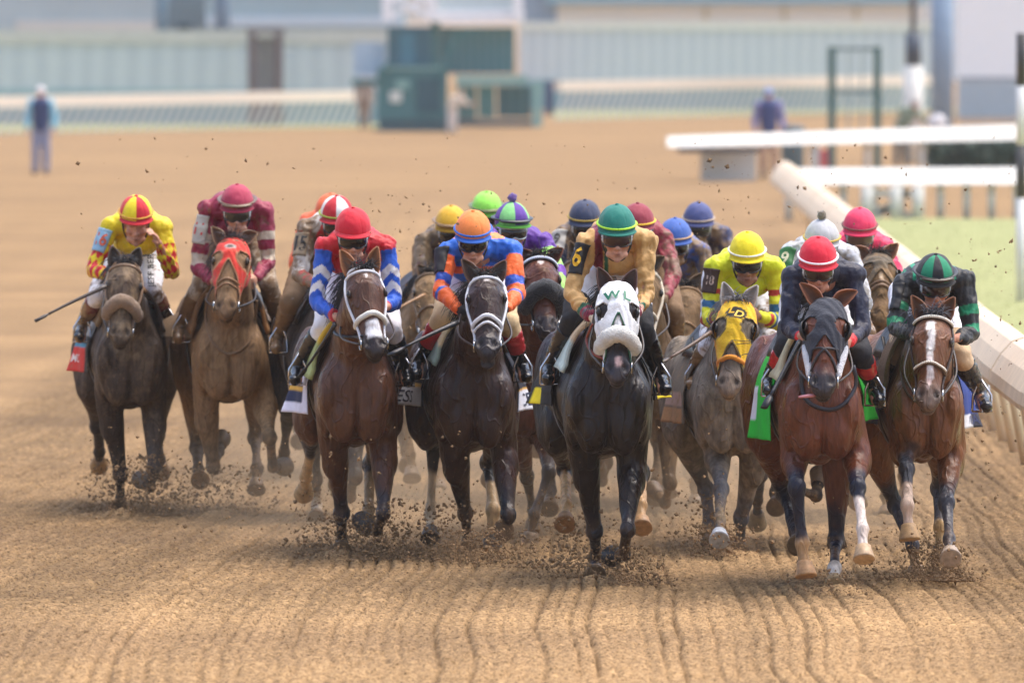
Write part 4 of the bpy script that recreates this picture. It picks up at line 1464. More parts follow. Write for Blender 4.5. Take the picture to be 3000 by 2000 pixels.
# buildings behind the fences
def building(label, px0, px1, d, parts, depth=14):
    a, b_ = gz(px0, d), gz(px1, d)
    o = empty('building', (a[0], d, 0)); tag(o, label, 'building')
    for nm, q0, q1, z0, z1, m, pr in parts:
        A_, B_ = gz(q0, d), gz(q1, d)
        build(nm, boxv(A_[0], B_[0], d - pr, d + (depth if nm in ('wall', 'roof') else .3), z0, z1), m, o, smooth=False)
    return o
teal = cmat((172, 190, 194), 'paint', vscale=.4); teal2 = cmat((152, 178, 186), 'paint', vscale=.4)  # teals greyed and lightened to carry distance haze in the paint
d = 430
building('teal walled barn with a white band along its base', -100, 480, d, [('wall', -100, 480, -.02, 7.5, teal, 0), ('white_band', 48, 470, zat(98, d), zat(62, d), mw, .12), ('foundation', -100, 480, -.01, zat(98, d) - .01, cmat((150, 168, 172), 'paint'), .06)])
building('darker teal walled barn with a pale lower band behind the gate', 600, 1180, d, [('wall', 600, 1180, -.02, 7.5, teal2, 0), ('white_band', 605, 1180, zat(78, d), zat(50, d), cmat((196, 212, 222), 'paint'), .12)])
building('pale link building between the two teal barns', 482, 598, d + 6, [('wall', 482, 598, -.02, 6.5, cmat((190, 212, 222), 'paint'), 0), ('door', 520, 560, -.01, 2.6, cmat((90, 130, 150), 'paint'), .1)])
d = 440
building('long cream building behind the pale corrugated fence', 1632, 2690, d, [('wall', 1632, 2690, -.02, zat(14, d), cmat((234, 228, 214), 'paint'), 0), ('roof', 1600, 2720, zat(13, d), zat(-60, d), cmat((140, 178, 192), 'paint'), .4)] + [('window', x, x + 14, zat(60, d), zat(18, d), cmat((206, 194, 160), 'paint'), .05) for x in (2060, 2290, 2500)])
building('grey blue shed between the gate tower and the cream building', 1525, 1630, d, [('wall', 1525, 1630, -.02, 5.5, cmat((140, 160, 178), 'paint'), 0), ('door', 1560, 1600, -.01, 2.4, cmat((104, 122, 146), 'paint'), .1)])
d = 330
building('tall white hospitality tent wall on the far right', 2805, 3300, d, [('wall', 2805, 3300, zat(238, d), 9, cmat((250, 252, 252), 'paint'), 0), ('base_wall', 2805, 3300, -.02, zat(240, d), cmat((196, 210, 216), 'paint'), .05)], depth=8)
# blue mesh fence and dark hedge on the right
o = empty('picket_fence', gz(2815, 300)); tag(o, 'blue grey picket fence below the white tent wall', 'fence')
for i in range(44):
    x = gz(2812 + i * 6.2, 300)[0]
    build('picket', boxv(x, x + .02, 300, 300.02, -.02, zat(226, 300)), cmat((112, 134, 152), 'paint'), o, smooth=False)
build('rail', boxv(gz(2808, 300)[0], gz(3090, 300)[0], 300.03, 300.08, zat(236, 300), zat(228, 300)), cmat((112, 134, 152), 'paint'), o, smooth=False)
def hedge(name, label, px0, px1, py0, d, n, colr, depth=1.5, zc=0):
    a, b_ = gz(px0, d), gz(px1, d); zt = zat(py0, d)
    P = np.stack([RNG.uniform(a[0], b_[0], n), RNG.uniform(d, d + depth, n), RNG.uniform(0.02, zt, n)], 1)
    V = np.repeat(P, 4, 0).reshape(n, 4, 3)
    e1 = RNG.normal(0, 1, (n, 3)); e1 /= np.linalg.norm(e1, axis=1)[:, None]
    e2 = RNG.normal(0, 1, (n, 3)); e2 = np.cross(e1, e2); e2 /= np.linalg.norm(e2, axis=1)[:, None]
    r = RNG.uniform(.03, .09, n)[:, None]
    for i, (s1, s2) in enumerate(((-1, 0), (0, -.6), (1, 0), (0, .6))):
        V[:, i] += (e1 * s1 + e2 * s2) * r
    sp = Soup(); sp.add(V.reshape(-1, 3), np.arange(n * 4).reshape(-1, 4))
    root = empty(name, (a[0], d, 0)); tag(root, label, 'hedge')
    build('foliage', sp, mat('leaf_' + name + str(px0), colr, rough=.6, var=.5, vscale=2.5), root, smooth=False)
    build('branches', sum_boxes([boxv(x, x + .04, d + depth * .4, d + depth * .4 + .04, -.02, zt * .8) for x in np.linspace(a[0] + .1, b_[0] - .1, 12)]), cmat((70, 56, 44), 'paint'), root, smooth=False)
def sum_boxes(bs):
    s_ = Soup()
    for b_ in bs: s_.add(*b_)
    return s_
hedge('clipped_hedge', 'dark green clipped hedge between the two white rails', 2722, 3080, 412, 214, 6000, (.035, .075, .05))
# posts, poles, signs
def pole(name, label, px, py0, d, r, colr, cat='pole', secs=None):
    p = gz(px, d)
    o = empty(name, p); tag(o, label, cat)
    if secs is None:
        build('shaft', tube([(p[0], d, -.02), (p[0], d, zat(py0, d))], r, 10), cmat(colr, 'paint'), o)
        build('base_plate', boxv(p[0] - r * 2, p[0] + r * 2, d - r * 2, d + r * 2, -.01, .05), cmat((110, 112, 114), 'paint'), o, smooth=False)
    else:
        for nm, ya, yb, rr, cc in secs:
            z1, z0 = zat(ya, d), max(zat(yb, d), -.02)
            build(nm, tube([(p[0], d, z0 + .002), (p[0], d, z1)], rr, 12), cmat(cc, 'paint'), o)
    return o
pole('utility_pole', 'slim dark pole standing in front of the left teal barn', 474, -200, 400, .24, (96, 128, 146))
pole('utility_pole', 'second slim dark pole beside the pale link building', 652, -200, 400, .28, (96, 120, 140))
pole('striped_marker_pole', 'black and white striped marker pole at the right edge', 2992, 90, 120, .055, None, secs=[('black_section', 98, 252, .055, (62, 60, 58)), ('white_section', 253, 425, .055, (228, 226, 220)), ('black_section', 426, 580, .055, (70, 68, 66)), ('white_section', 581, 905, .055, (228, 226, 220))])
pole('signal_post', 'white signal post with a dark box and a thin mast on top', 2675, -200, 232, .16, None, secs=[('mast', -200, 96, .06, (92, 96, 108)), ('signal_box', 97, 193, .155, (70, 80, 94)), ('column', 194, 560, .20, (222, 220, 212))])
pole('steel_column', 'wide blue grey steel column right of the signal post', 2760, -200, 236, .235, (138, 160, 182))
def frame(label, x0, x1, py0, d, colr):
    a, b_ = gz(x0, d), gz(x1, d); zt = zat(py0, d)
    o = empty('metal_frame', a); tag(o, label, 'frame')
    m = cmat(colr, 'paint')
    for p in (a, b_): build('upright', boxv(p[0] - .07, p[0] + .07, d, d + .14, -.02, zt), m, o, smooth=False)
    for q in (py0, py0 + 125, py0 + 250): build('crossbar', boxv(a[0] + .072, b_[0] - .072, d + .04, d + .10, zat(q, d) - .08, zat(q, d) - .01), cmat((120, 140, 140), 'paint'), o, smooth=False)
    for p in (.35, .65): build('slat', boxv(a[0] + (b_[0] - a[0]) * p, a[0] + (b_[0] - a[0]) * p + .03, d + .105, d + .13, zat(py0 + 250, d), zat(py0, d) - .1), cmat((150, 168, 168), 'paint'), o, smooth=False)
frame('tall dark green metal frame of two uprights behind the barrier rail', 2437, 2570, 138, 222, (60, 100, 96))
o = empty('kiosk', gz(730, 309)); tag(o, 'narrow brown timber kiosk with open middle behind the left rail', 'kiosk')
for x in (727, 805): build('door_post', boxv(gz(x, 309)[0], gz(x + 24, 309)[0], 309, 309.25, -.02, zat(100, 309)), cmat((98, 82, 88), 'paint'), o, smooth=False)
build('back_panel', boxv(gz(752, 309)[0], gz(804, 309)[0], 309.3, 309.4, -.02, zat(110, 309)), cmat((140, 136, 138), 'paint'), o, smooth=False)
build('lintel', boxv(gz(722, 309)[0], gz(834, 309)[0], 308.95, 309.45, zat(99, 309), zat(82, 309)), cmat((120, 112, 116), 'paint'), o, smooth=False)
build('counter', boxv(gz(753, 309)[0], gz(803, 309)[0], 309.02, 309.28, .02, .9), cmat((100, 96, 110), 'paint'), o, smooth=False)
# starting gate, its tractor and tower
o = empty('starting_gate', gz(1330, 292)); tag(o, 'dark green starting gate with mesh doors and a white tower frame', 'starting gate')
g1, g2, g3 = cmat((66, 118, 120), 'paint'), cmat((76, 124, 122), 'paint'), cmat((130, 172, 166), 'paint')  # gate greens softened in the colour to suggest haze
D0 = 292
def gb(nm, x0, x1, y0, y1, m, dd=0., th=.4):
    a, b_ = at(x0, y1, D0 + dd), at(x1, y0, D0 + dd)
    return build(nm, boxv(a[0], b_[0], D0 + dd, D0 + dd + th, max(a[2], .02), b_[2]), m, o, smooth=False)
gb('engine_housing', 1105, 1310, 205, 352, g1, 0, 2.2)
gb('cab', 1135, 1262, 78, 204, cmat((62, 106, 118), 'paint'), .5, 1.6)
gb('cab_window', 1170, 1215, 100, 190, cmat((70, 128, 146), 'gloss', rough=.3), .46, .03)
gb('mesh_door', 1290, 1508, 80, 216, corr_mat('gate_mesh', (70, 118, 116), (98, 134, 138), 1.5), .8, .2)
gb('side_wing', 1030, 1104, 232, 252, g1, .2, .6)
gb('padded_rail', 1335, 1545, 222, 250, g3, -.4, .3)
gb('stall_door', 1340, 1395, 252, 350, g2, .2, .2); gb('stall_door', 1400, 1450, 252, 346, cmat((72, 132, 132), 'paint'), .2, .2); gb('stall_door', 1456, 1556, 252, 344, cmat((44, 92, 100), 'paint'), .2, .2)
gb('end_post', 1560, 1588, 240, 372, g3, -.2, .2); gb('rear_panel', 1596, 1622, 238, 338, cmat((70, 84, 116), 'paint'), .4, .3)
gb('cab_column', 1263, 1289, 66, 204, g2, .6, .5)
gb('skirt', 1110, 1312, 353, 384, cmat((72, 104, 112), 'paint'), .1, 2.0); gb('step', 1096, 1330, 372, 385, cmat((70, 100, 104), 'paint'), -.3, .38)
gb('stall_base', 1338, 1560, 351, 372, cmat((96, 110, 116), 'paint'), .25, .3); gb('lamp', 1160, 1200, 236, 262, g3, -.05, .04); gb('grille', 1220, 1290, 230, 330, cmat((38, 84, 96), 'paint'), -.04, .03)
mwt = cmat((246, 249, 252), 'paint')
gb('white_beam', 1262, 1535, 30, 66, mwt, .3, .5)
for x0_, x1_ in ((1120, 1150), (1250, 1278), (1505, 1532)): gb('tower_leg', x0_, x1_, -120, 62, mwt, .1, .25)
k_ = D0 + .15
for a, b_ in (((1150, 45), (1250, 0)), ((1150, 0), (1250, 45)), ((1150, -45), (1250, 0)), ((1150, 0), (1250, -45))):
    build('cross_brace', beam(at(*a, k_), at(*b_, k_ + .12 * (a[1] > b_[1])), .16, .12), mwt, o, smooth=False)
gb('tower_panel', 1282, 1503, -120, 33, cmat((196, 212, 214), 'paint'), .4, .3)
gb('white_board', 1035, 1128, 125, 222, cmat((186, 206, 222), 'paint'), 1.2, .15)
for i_ in range(7): gb('stall_bar', 1340 + 31 * i_, 1345 + 31 * i_, 218, 350, cmat((110, 150, 146), 'paint'), -.12, .05)
gb('hazard_strip', 1110, 1308, 196, 204, g3, -.05, .1); gb('warning_board', 1142, 1176, 268, 300, cmat((220, 224, 214), 'paint'), -.05, .03)
for a, b_ in (((1290, 216), (1335, 110)), ((1335, 110), (1400, 82)), ((1104, 250), (1140, 180))): build('strut', beam(at(*a, D0 - .1), at(*b_, D0 - .1), .08, .08), cmat((64, 120, 120), 'paint'), o, smooth=False)
# bin and cooler behind the barrier rail
o = empty('litter_bin', gz(2322, 216)); tag(o, 'dark grey litter bin behind the barrier rail', 'bin')
p = gz(2322, 216)
build('drum', loft([(p[0], 216, z) for z in (.0, .05, .8, .86)], [(1, 0, 0)] * 4, [(0, 1, 0)] * 4, [(.20, .20), (.215, .215), (.235, .235), (.24, .24)], 20), cmat((84, 104, 110), 'paint'), o)
build('lid', ball((p[0], 216, .87), (.24, .24, .07)), cmat((66, 82, 88), 'paint'), o)
o = empty('drinks_cooler', gz(2390, 217)); tag(o, 'white drinks cooler with a red side beside the bin', 'cooler')
p = gz(2375, 217); build('tank', boxv(p[0], p[0] + .17, 217, 217.3, .0, .52), mw, o, smooth=False)
build('red_side', boxv(p[0] + .173, p[0] + .33, 217.02, 217.28, .0, .46), cmat((206, 96, 96), 'paint'), o, smooth=False)
build('spout', tube([(p[0] + .08, 216.99, .12), (p[0] + .08, 216.92, .10)], .02, 6), cmat((60, 60, 64), 'paint'), o)

# ------------------------------------------------------------------ people standing far behind
def stander(label, px, py, h, cols, pose='stand', dy=0, face=1):
    d = FPX * CAM_H / (py - 32) + dy
    p = gz(px, d)
    root = empty('person', p); tag(root, label, 'person', 'people standing by the far rails')
    q = h / 1.75
    k3 = np.array((0, 0, 1.))
    bend = .0 if pose == 'stand' else .55
    P = lambda x, y, z: p + np.array((x, y, z)) * q
    hip = P(0, 0, .92); ch = P(.35 * bend, -.1 * bend, 1.38 - .18 * bend); nk = P(.5 * bend, -.15 * bend, 1.50 - .26 * bend); hd = P(.6 * bend, -.2 * bend, 1.63 - .32 * bend)
    S = Soup(); sh = Soup(); tr = Soup()
    S.add(*ball(hd, np.array((.075, .095, .115)) * q)); S.add(*cone(nk, hd, .05 * q, .05 * q)); S.add(*ball(hd + np.array((0, -.09, -.01)) * q, .018 * q)); S.add(*ball(hd + np.array((0, -.07, -.09)) * q, .03 * q))
    S.add(*cone(hip, ch, .12 * q, .13 * q))
    sh.add(*cone(hip + k3 * .05, ch, .165 * q, .18 * q)); sh.add(*cone(ch + np.array((-.13, 0, .02)) * q, ch + np.array((.13, 0, .02)) * q, .10 * q, .10 * q))
    sl = Soup()
    for sg in (-1, 1):
        a = ch + np.array((sg * .19, 0, .04)) * q
        if pose == 'stand': e = P(sg * .27, .02, 1.12); w = P(sg * .26, -.08, .88)
        else: e = a + np.array((.14, -.12, -.24)) * q; w = e + np.array((.20, -.10, .02)) * q
        S.add(*cone(a, e, .05 * q, .042 * q)); S.add(*cone(e, w, .042 * q, .03 * q)); f = nrm(w - e)
        S.add(*ball(w + f * .05, np.array((.03, .035, .05)) * q))
        for i in range(4):
            o_ = w + f * .08 + np.array((0, (.03 - .02 * i), 0)); S.add(*tube([o_, o_ + f * (.04 + .006 * (i in (1, 2))), o_ + f * .06 + np.array((-sg * .012, -.01, 0))], .009, 6))
        S.add(*tube([w + f * .03, w + f * .06 + np.array((-sg * .03, -.03, 0))], .010, 6))
        sl.add(*ball(a, .095 * q)); sl.add(*cone(a, e, .085 * q, .072 * q)); sl.add(*cone(e, e * .3 + w * .7, .07 * q, .055 * q))
        hp_ = hip + np.array((sg * .09, 0, -.02)) * q; kn = P(sg * .105, -.02, .50); an = P(sg * .11, .02, .09); to = P(sg * .13, -.14, .035)
        S.add(*cone(hp_, kn, .08 * q, .055 * q)); S.add(*cone(kn, an, .05 * q, .04 * q)); S.add(*cone(an - k3 * .03, to, .038 * q, .03 * q))
        tr.add(*cone(hp_, kn, .105 * q, .082 * q)); tr.add(*cone(kn, an, .082 * q, .075 * q))
        st_ = Soup(); st_.add(*cone(an - k3 * .035, to, .05 * q, .042 * q)); st_.add(*ball(to, np.array((.05, .06, .038)) * q))
        build('shoe', st_, cmat(cols.get('shoe', (70, 60, 56)), 'leather'), root)
    tr.add(*ball(hip, np.array((.17, .13, .13)) * q))
    def fin(nm, s_, colr, vx, kd='cloth'):
        me = remesh(s_, vx, 2); v = mverts(me)
        if nm != 'body': v = v + mnormals(me) * ((vnoise(v, 9, 4) - .5) * .02)[:, None]
        finish(nm, me, v, None, cmat(colr, kd), root)
    fin('body', S, SKIN, .014, 'leather')
    fin('shirt', sh, cols['shirt'], .022); fin('sleeves', sl, cols.get('sleeve', cols['shirt']), .02); fin('trousers', tr, cols['pants'], .022)
    if cols.get('cap') is not None:
        cp = Soup(); cp.add(*ball(hd + k3 * .045 * q, np.array((.092, .112, .085)) * q)); cp.add(*ball(hd + np.array((0, -.12, .03)) * q, np.array((.06, .07, .012)) * q))
        build('cap', cp, cmat(cols['cap'], 'cloth'), root)
    return hd, q
stander('person in a navy vest, light blue sleeves, grey trousers and white cap', 120, 510, 1.66, dict(shirt=(38, 58, 104), sleeve=(140, 200, 222), pants=(140, 146, 172), cap=(226, 220, 220)))
stander('person in a navy hooded top, tan trousers and blue cap by the barrier rail', 2252, 520, 1.66, dict(shirt=(62, 72, 118), sleeve=(134, 132, 178), pants=(186, 150, 124), cap=(112, 150, 200)))
hd, q = stander('person in an olive shirt bending over beside the white signal post', 2640, 486, 1.45, dict(shirt=(128, 140, 118), pants=(84, 90, 92), cap=(120, 100, 96)), pose='bend')
o = empty('kit_bag', hd); tag(o, 'white kit bag held by the bending person', 'bag')
bg = Soup(); c = hd + np.array((.42, -.32, -.34)); V, F = ball(c, (.20, .14, .17)); V = V + (V - c) * ((vnoise(V, 12, 2) - .5) * .3)[:, None]
build('sack', (V, F), cmat((222, 220, 222), 'cloth'), o); build('handle', tube([c + np.array((math.cos(t) * .1, 0, .15 + math.sin(t) * .1)) for t in np.linspace(0, math.pi, 9)], .015, 6), cmat((90, 90, 96), 'cloth'), o)
stander('person in tan clothes and a white helmet left of the starting gate', 1068, 378, 1.45, dict(shirt=(150, 132, 120), pants=(142, 122, 106), cap=(216, 222, 236)))
stander('person in pale cream clothes bending down in front of the starting gate', 1325, 392, 1.2, dict(shirt=(216, 204, 186), pants=(224, 214, 204), cap=(190, 170, 150)), pose='bend')
# ------------------------------------------------------------------ racing silks and cap patterns
def hoop(C, m, a, lst):
    for a0, a1, col in lst:
        C[m & (a >= a0) & (a < a1)] = lin(col)
def silk(body, sleeve=None, hoops=(), fn=None):
    def f(D):
        C = np.tile(lin(body), (D['n'], 1))
        if sleeve is not None: C[D['arm'] & (D['a'] > .03)] = lin(sleeve)
        hoop(C, D['arm'], D['a'], hoops)
        if fn: fn(C, D)
        return C
    return f
def quarters(c1, c2, off=0):
    return lambda th, z: np.where((np.floor((th + 360 + off) / 60).astype(int) % 2 == 0)[:, None], lin(c1), lin(c2))
def plain(c): return lambda th, z: np.tile(lin(c), (len(th), 1))

RED, WHT, YEL, BLK = (206, 22, 40), (234, 232, 232), (238, 214, 24), (20, 22, 34)
def s_red_blue(C, D):
    a, ang, m = D['a'], D['ang'], D['arm']
    f = a - .075 * np.abs(ang - .1)
    for lo in (.17, .33): C[m & (f > lo) & (f < lo + .085)] = lin(WHT)
    C[m & (a > .90)] = lin((190, 24, 40))
    C[~m & (np.abs(D['lat']) > .165)] = lin((30, 92, 204))
def s_orange_blue(C, D):
    m = ~D['arm']; z = D['z']
    C[m & (z > .075)] = lin((250, 140, 70)); C[m & (z > .11)] = lin((30, 104, 208))
    C[m & (z < -.085) & (z > -.125)] = lin((246, 104, 28)); C[m & (z < -.125)] = lin((30, 104, 208))
def s_gold(C, D):
    m = ~D['arm']; x = D['lat']
    for lo, hi, c in ((-.155, -.135, (18, 92, 62)), (-.135, -.075, (120, 22, 52)), (-.075, -.066, (200, 160, 96)), (-.066, -.045, (18, 92, 62))):
        C[m & (x > lo) & (x < hi) & (D['y'] < .2)] = lin(c)
def s_diamond(C, D):
    a, ang, m = D['a'], D['ang'], D['arm'] & (D['a'] > .22)
    u, v_ = a * 7.0, ang * 1.1
    C[m & ((np.floor(u + v_) + np.floor(u - v_)) % 2 == 0)] = lin(RED)
    C[~D['arm'] & (D['z'] < -.17) & (D['z'] > -.215)] = lin((46, 66, 44))
def s_fifteen(C, D):
    m = ~D['arm']
    C[m & (np.abs(D['lat'] + .06 - .5 * D['z']) < .035)] = lin(RED); C[m & (np.abs(D['lat'] - .06 + .5 * D['z']) < .035)] = lin(RED)
    C[D['arm'] & (D['a'] > .05) & (D['a'] < .12)] = lin(RED)
def s_black(C, D):
    C[~D['arm'] & (D['z'] < -.15) & (np.abs(D['lat']) < .055)] = lin((206, 26, 34))
    C[D['arm'] & (D['a'] > .93)] = lin((214, 26, 36))
def s_green(C, D):
    m = ~D['arm']
    for x in (-.15, -.105, .105, .15): C[m & (np.abs(D['lat'] - x) < .011) & (D['z'] > .02)] = lin((18, 150, 108))
def s_six(C, D):
    n = vnoise(D['v'], 8, 3)
    C[n > .55] = lin((90, 30, 46)); C[n < .38] = lin((206, 150, 30))

# ------------------------------------------------------------------ the field
MUD_BR = (112, 90, 66)
def rear_mud(c): return tuple(int(x * .80) for x in c)
def rear(label, s, cx, poll, chin, ears, coat, seed, pose=0, **kw):
    """a horse of the second row: legs from a standard galloping pose, in metres over the ground"""
    d = FPX / s; g = 32 + CAM_H * s
    q = lambda x, z: (cx + x * s, g - z * s)
    if pose == 0:
        L = dict(fl=([q(-.13, .64), q(-.09, .26), q(-.08, .10), q(-.085, .0)], (1, 1, -1)), fr=([q(.14, .64), q(.15, .27), q(.12, .15), q(.05, .22)], (-1, 1, 1)),
                 hl=([0, q(-.26, .63), q(-.28, .42), q(-.285, .36)], (1, 1, 1)), hr=([0, q(.08, .52), q(.07, .28), q(.06, .16)], (1, -1, -1)))
    elif pose == 1:
        L = dict(fl=([q(-.14, .68), q(-.16, .48), q(-.13, .24), q(-.12, .08)], (-1, -1, -1)), fr=([q(.14, .68), q(.15, .46), q(.16, .26), q(.17, .10)], (-1, -1, -1)),
                 hl=([0, q(-.22, .50), q(-.16, .26), q(-.15, .16)], (1, -1, -1)), hr=([0, q(.08, .40), q(.05, .14), q(.05, .0)], (1, -1, -1)))
    else:
        L = dict(fl=([q(-.14, .66), q(-.13, .34), q(-.02, .30), q(.0, .42)], (-1, 1, 1)), fr=([q(.14, .66), q(.13, .28), q(.11, .11), q(.10, .0)], (1, 1, -1)),
                 hl=([0, q(-.24, .58), q(-.25, .32), q(-.25, .22)], (1, -1, -1)), hr=([0, q(.20, .60), q(.22, .36), q(.22, .28)], (1, 1, 1)))
    H = dict(label=label, d=d, cx=cx, pect=g - .60 * s, poll=poll, chin=chin, ears=ears, coat=coat, seed=seed, vox=.0135, mane_n=50, **L)
    H.update(kw)
    for q_ in ('coat', 'mudc', 'points'):
        if q_ in H and H.get('mud', 0) > .4: H[q_] = rear_mud(H[q_])
    return H
WB = dict(bridle=(232, 232, 236), bkind='cloth', bw=.0088)
MB = dict(bridle=(120, 96, 70), bw=.010)

F = []
# --- 1: yellow and red quartered cap
F.append((dict(label='mud-darkened brown horse with a big tan shadow roll, leftmost of the field', d=FPX / 472, cx=381, pect=1213, poll=(367, 765), chin=(350, 996), ears=[((327, 721), (331, 764)), ((410, 725), (402, 764))],
    coat=(76, 62, 52), points=(58, 56, 58), mud=.44, mudc=(128, 108, 84), seed=1, vox=.0125, turn=3, hair=(52, 52, 58), muzzle=(80, 68, 58), wide=.86, legdirt=.2,
    fl=([(323, 1202), (352, 1387), (352, 1462), (352, 1498)], (1, 1, -1)), fr=([(452, 1209), (452, 1375), (440, 1425), (420, 1408)], (-1, 1, 1)),
    hl=([0, (286, 1247), (292, 1322), (291, 1358)], (1, 1, 1)), hr=([0, (462, 1275), (470, 1345), (474, 1376)], (1, 1, 1)), hoofc=dict(hl=(150, 116, 72), fr=(130, 118, 104)),
    tack=dict(bridle=(150, 122, 96), bw=.009, roll=(.60, .040, (158, 128, 98), 'fleece'), nose=[]),
    pads=[(-1, [(120, 92, 56)], 25), (1, [(150, 108, 60), (60, 44, 36), .35], 20)],
    cloths=[dict(side=-1, col=(54, 62, 66), zb=.24, flare=.085, bands=[(.0, .45, .0, 1, (150, 150, 150)), (.56, .62, .3, 1, (60, 130, 160)), (.62, 1.01, .3, 1, (208, 52, 40)), (.55, 1.01, 0, .3, (52, 50, 46))], mud=.25, tw=1.5, text=[('MC', .80, .80, .075, (236, 214, 206))])]),
  dict(label='person in a yellow jersey with red diamonds and quartered cap adjusting goggles', cap=(398, 570), capf=quarters(RED, YEL, 0), capc=(206, 22, 40), capband=(200, 150, 40), shL=(325, 664), shR=(474, 668), elL=(274, 792), haL=(322, 806), elR=(503, 800), haR=(464, 712), raise_=1,
    knL=(288, 862), knR=(446, 850), ftL=(240, 978), ftR=(492, 958), silk=silk(YEL, YEL, fn=s_diamond), mud=.2, bmud=.38, bootmud=.5, pitch=26, turn=4, goggles=0, bootc=(110, 40, 44), bootl=.12, capmud=.22, goggles_=0,
    band=dict(col=(140, 180, 205), txt='16', tcol=(214, 92, 50), size=.10, tall=1.1, t0=.12, t1=.62, mud=.25), thightxt=('JEFF BER', (40, 40, 48), 1, .055))))
# --- 2: maroon cap
F.append((dict(label='muddy tan-brown horse in a red hood with a grey oval badge', d=FPX / 475, cx=676, pect=1196, poll=(683, 698), chin=(657, 916), ears=[((619, 664), (643, 706)), ((754, 683), (722, 702))],
    coat=(136, 106, 76), points=(74, 64, 58), mud=.5, mudc=(146, 116, 82), seed=2, vox=.0125, turn=-4, hair=(56, 50, 52), muzzle=(116, 90, 66), wide=.88, legdirt=.2, earc=(120, 96, 72),
    fl=([(603, 1182), (624, 1366), (640, 1322), (648, 1290)], (1, 1, 1)), fr=([(779, 1171), (788, 1281), (800, 1368), (826, 1366)], (-1, 1, 1)),
    hl=([0, (577, 1311), (581, 1372), (588, 1412)], (1, -1, -1)), hr=([0, (747, 1281), (753, 1370), (751, 1440)], (1, -1, -1)), hoofc=dict(hl=(150, 110, 70), fr=(136, 118, 96)),
    tack=dict(bridle=(150, 112, 78), bw=.0085, hood=dict(col=(222, 58, 44), t1=.36, arch=.40, a0=-30, eye=.042, trim=(168, 116, 80), mud=.30, ovals=[(.17, .0, .024, .034, (176, 166, 156)), (.17, .0, .013, .020, (92, 78, 70))]), nose=[(.60, -15, 195, .008, None), (.66, -15, 195, .006, None)]),
    straps=[('neck_strap', [(606, 860), (604, 940), (622, 1000), (664, 1036), (712, 1020), (744, 970), (752, 880)], .009, (120, 92, 64), .008)],
    pads=[(-1, [(120, 84, 46)], 12), (1, [(60, 46, 36), (150, 104, 56), .7], 12)],
    cloths=[dict(side=-1, col=(122, 98, 72), zb=.42, flare=.36, t=(.35, .95), mud=.4), dict(side=1, col=(92, 78, 66), zb=.44, flare=.40, t=(.35, .95), mud=.4)]),
  dict(label='person in a maroon jersey with muddy white sleeve hoops and number 11 armband', cap=(695, 538), capf=plain((176, 48, 78)), capc=(176, 40, 72), capgoggles=(112, 86, 62), cgl=(120, 96, 72), shL=(608, 615), shR=(772, 617), elL=(579, 782), haL=(622, 822), elR=(785, 766), haR=(750, 815),
    knL=(588, 838), knR=(786, 832), ftL=(530, 980), ftR=(818, 975), silk=silk((150, 34, 66), (150, 34, 66), [(.22, .31, (214, 196, 172)), (.42, .54, (206, 186, 160))]), mud=.28, bmud=.62, bootmud=.75, pitch=22, breech=(200, 186, 166), lens=(58, 50, 40), beard=.3, capmud=.1,
    band=dict(col=(198, 190, 176), txt='I I', tcol=(206, 52, 42), size=.095, tall=1.1, t0=.10, t1=.60, mud=.2))))
# --- 5: red cap
F.append((dict(label='bright bay horse with white bridle and a white patch on its nose', d=FPX / 515, cx=1046, pect=1326, poll=(1060, 783), chin=(1107, 1030), ears=[((996, 732), (1020, 790)), ((1107, 722), (1096, 786))],
    earc=(150, 98, 62), coat=(88, 55, 37), points=(40, 38, 46), seed=3, turn=9, hair=(30, 28, 32), muzzle=(44, 36, 36), mane_n=170, wide=.90,
    blaze=[(.66, .84, .040, .044, .0, (236, 232, 230)), (.10, .15, .010, .005, .0, (225, 215, 210))],
    fl=([(979, 1308), (1001, 1502), (1002, 1588), (1001, 1622)], (1, 1, -1)), fr=([(1122, 1308), (1122, 1502), (1105, 1553), (1066, 1528)], (-1, 1, 1)),
    hl=([0, (912, 1294), (897, 1395), (891, 1440)], (1, 1, 1)), hr=([0, (1086, 1360), (1080, 1494), (1068, 1548)], (1, -1, -1)), sock=dict(hl=(.35, (190, 160, 122)), hr=(.2, (160, 132, 96))), hoofc=dict(hl=(160, 128, 84), fr=(84, 78, 74)),
    tack=dict(WB, nose=[(.60, -20, 200, .016, (232, 230, 220))]),
    straps=[('neck_strap', [(980, 946), (984, 976), (1010, 986), (1062, 984)], .014, (34, 34, 40), .008)],
    pads=[(-1, [(222, 176, 44), (168, 176, 112), .62], 5)],
    cloths=[dict(side=-1, col=(226, 222, 236), zb=.20, flare=.10, bands=[(.66, .70, .35, 1, (222, 170, 60)), (.70, .86, .35, 1, (26, 34, 72)), (.60, .66, .35, 1, (30, 38, 80))]), dict(side=1, col=(226, 222, 236), zb=.46, flare=.03, bands=[(.7, .74, 0, 1, (222, 170, 60)), (.86, 1.01, 0, 1, (28, 36, 76))], text=[('NK', .6, .80, .085, (28, 36, 76))])]),
  dict(label='person in a red yoked blue jersey with white sleeve chevrons and red cap', cap=(1034, 606), capf=plain((214, 16, 44)), capc=(206, 14, 40), shL=(955, 724), shR=(1130, 722), elL=(929, 884), haL=(988, 930), elR=(1155, 884), haR=(1128, 900),
    knL=(950, 955), knR=(1146, 962), ftL=(872, 1102), ftR=(1184, 1106), silk=silk((196, 14, 30), (34, 96, 208), fn=s_red_blue), pitch=23, turn=2, beard=.35, bmud=.0, gframe=(30, 26, 28))))
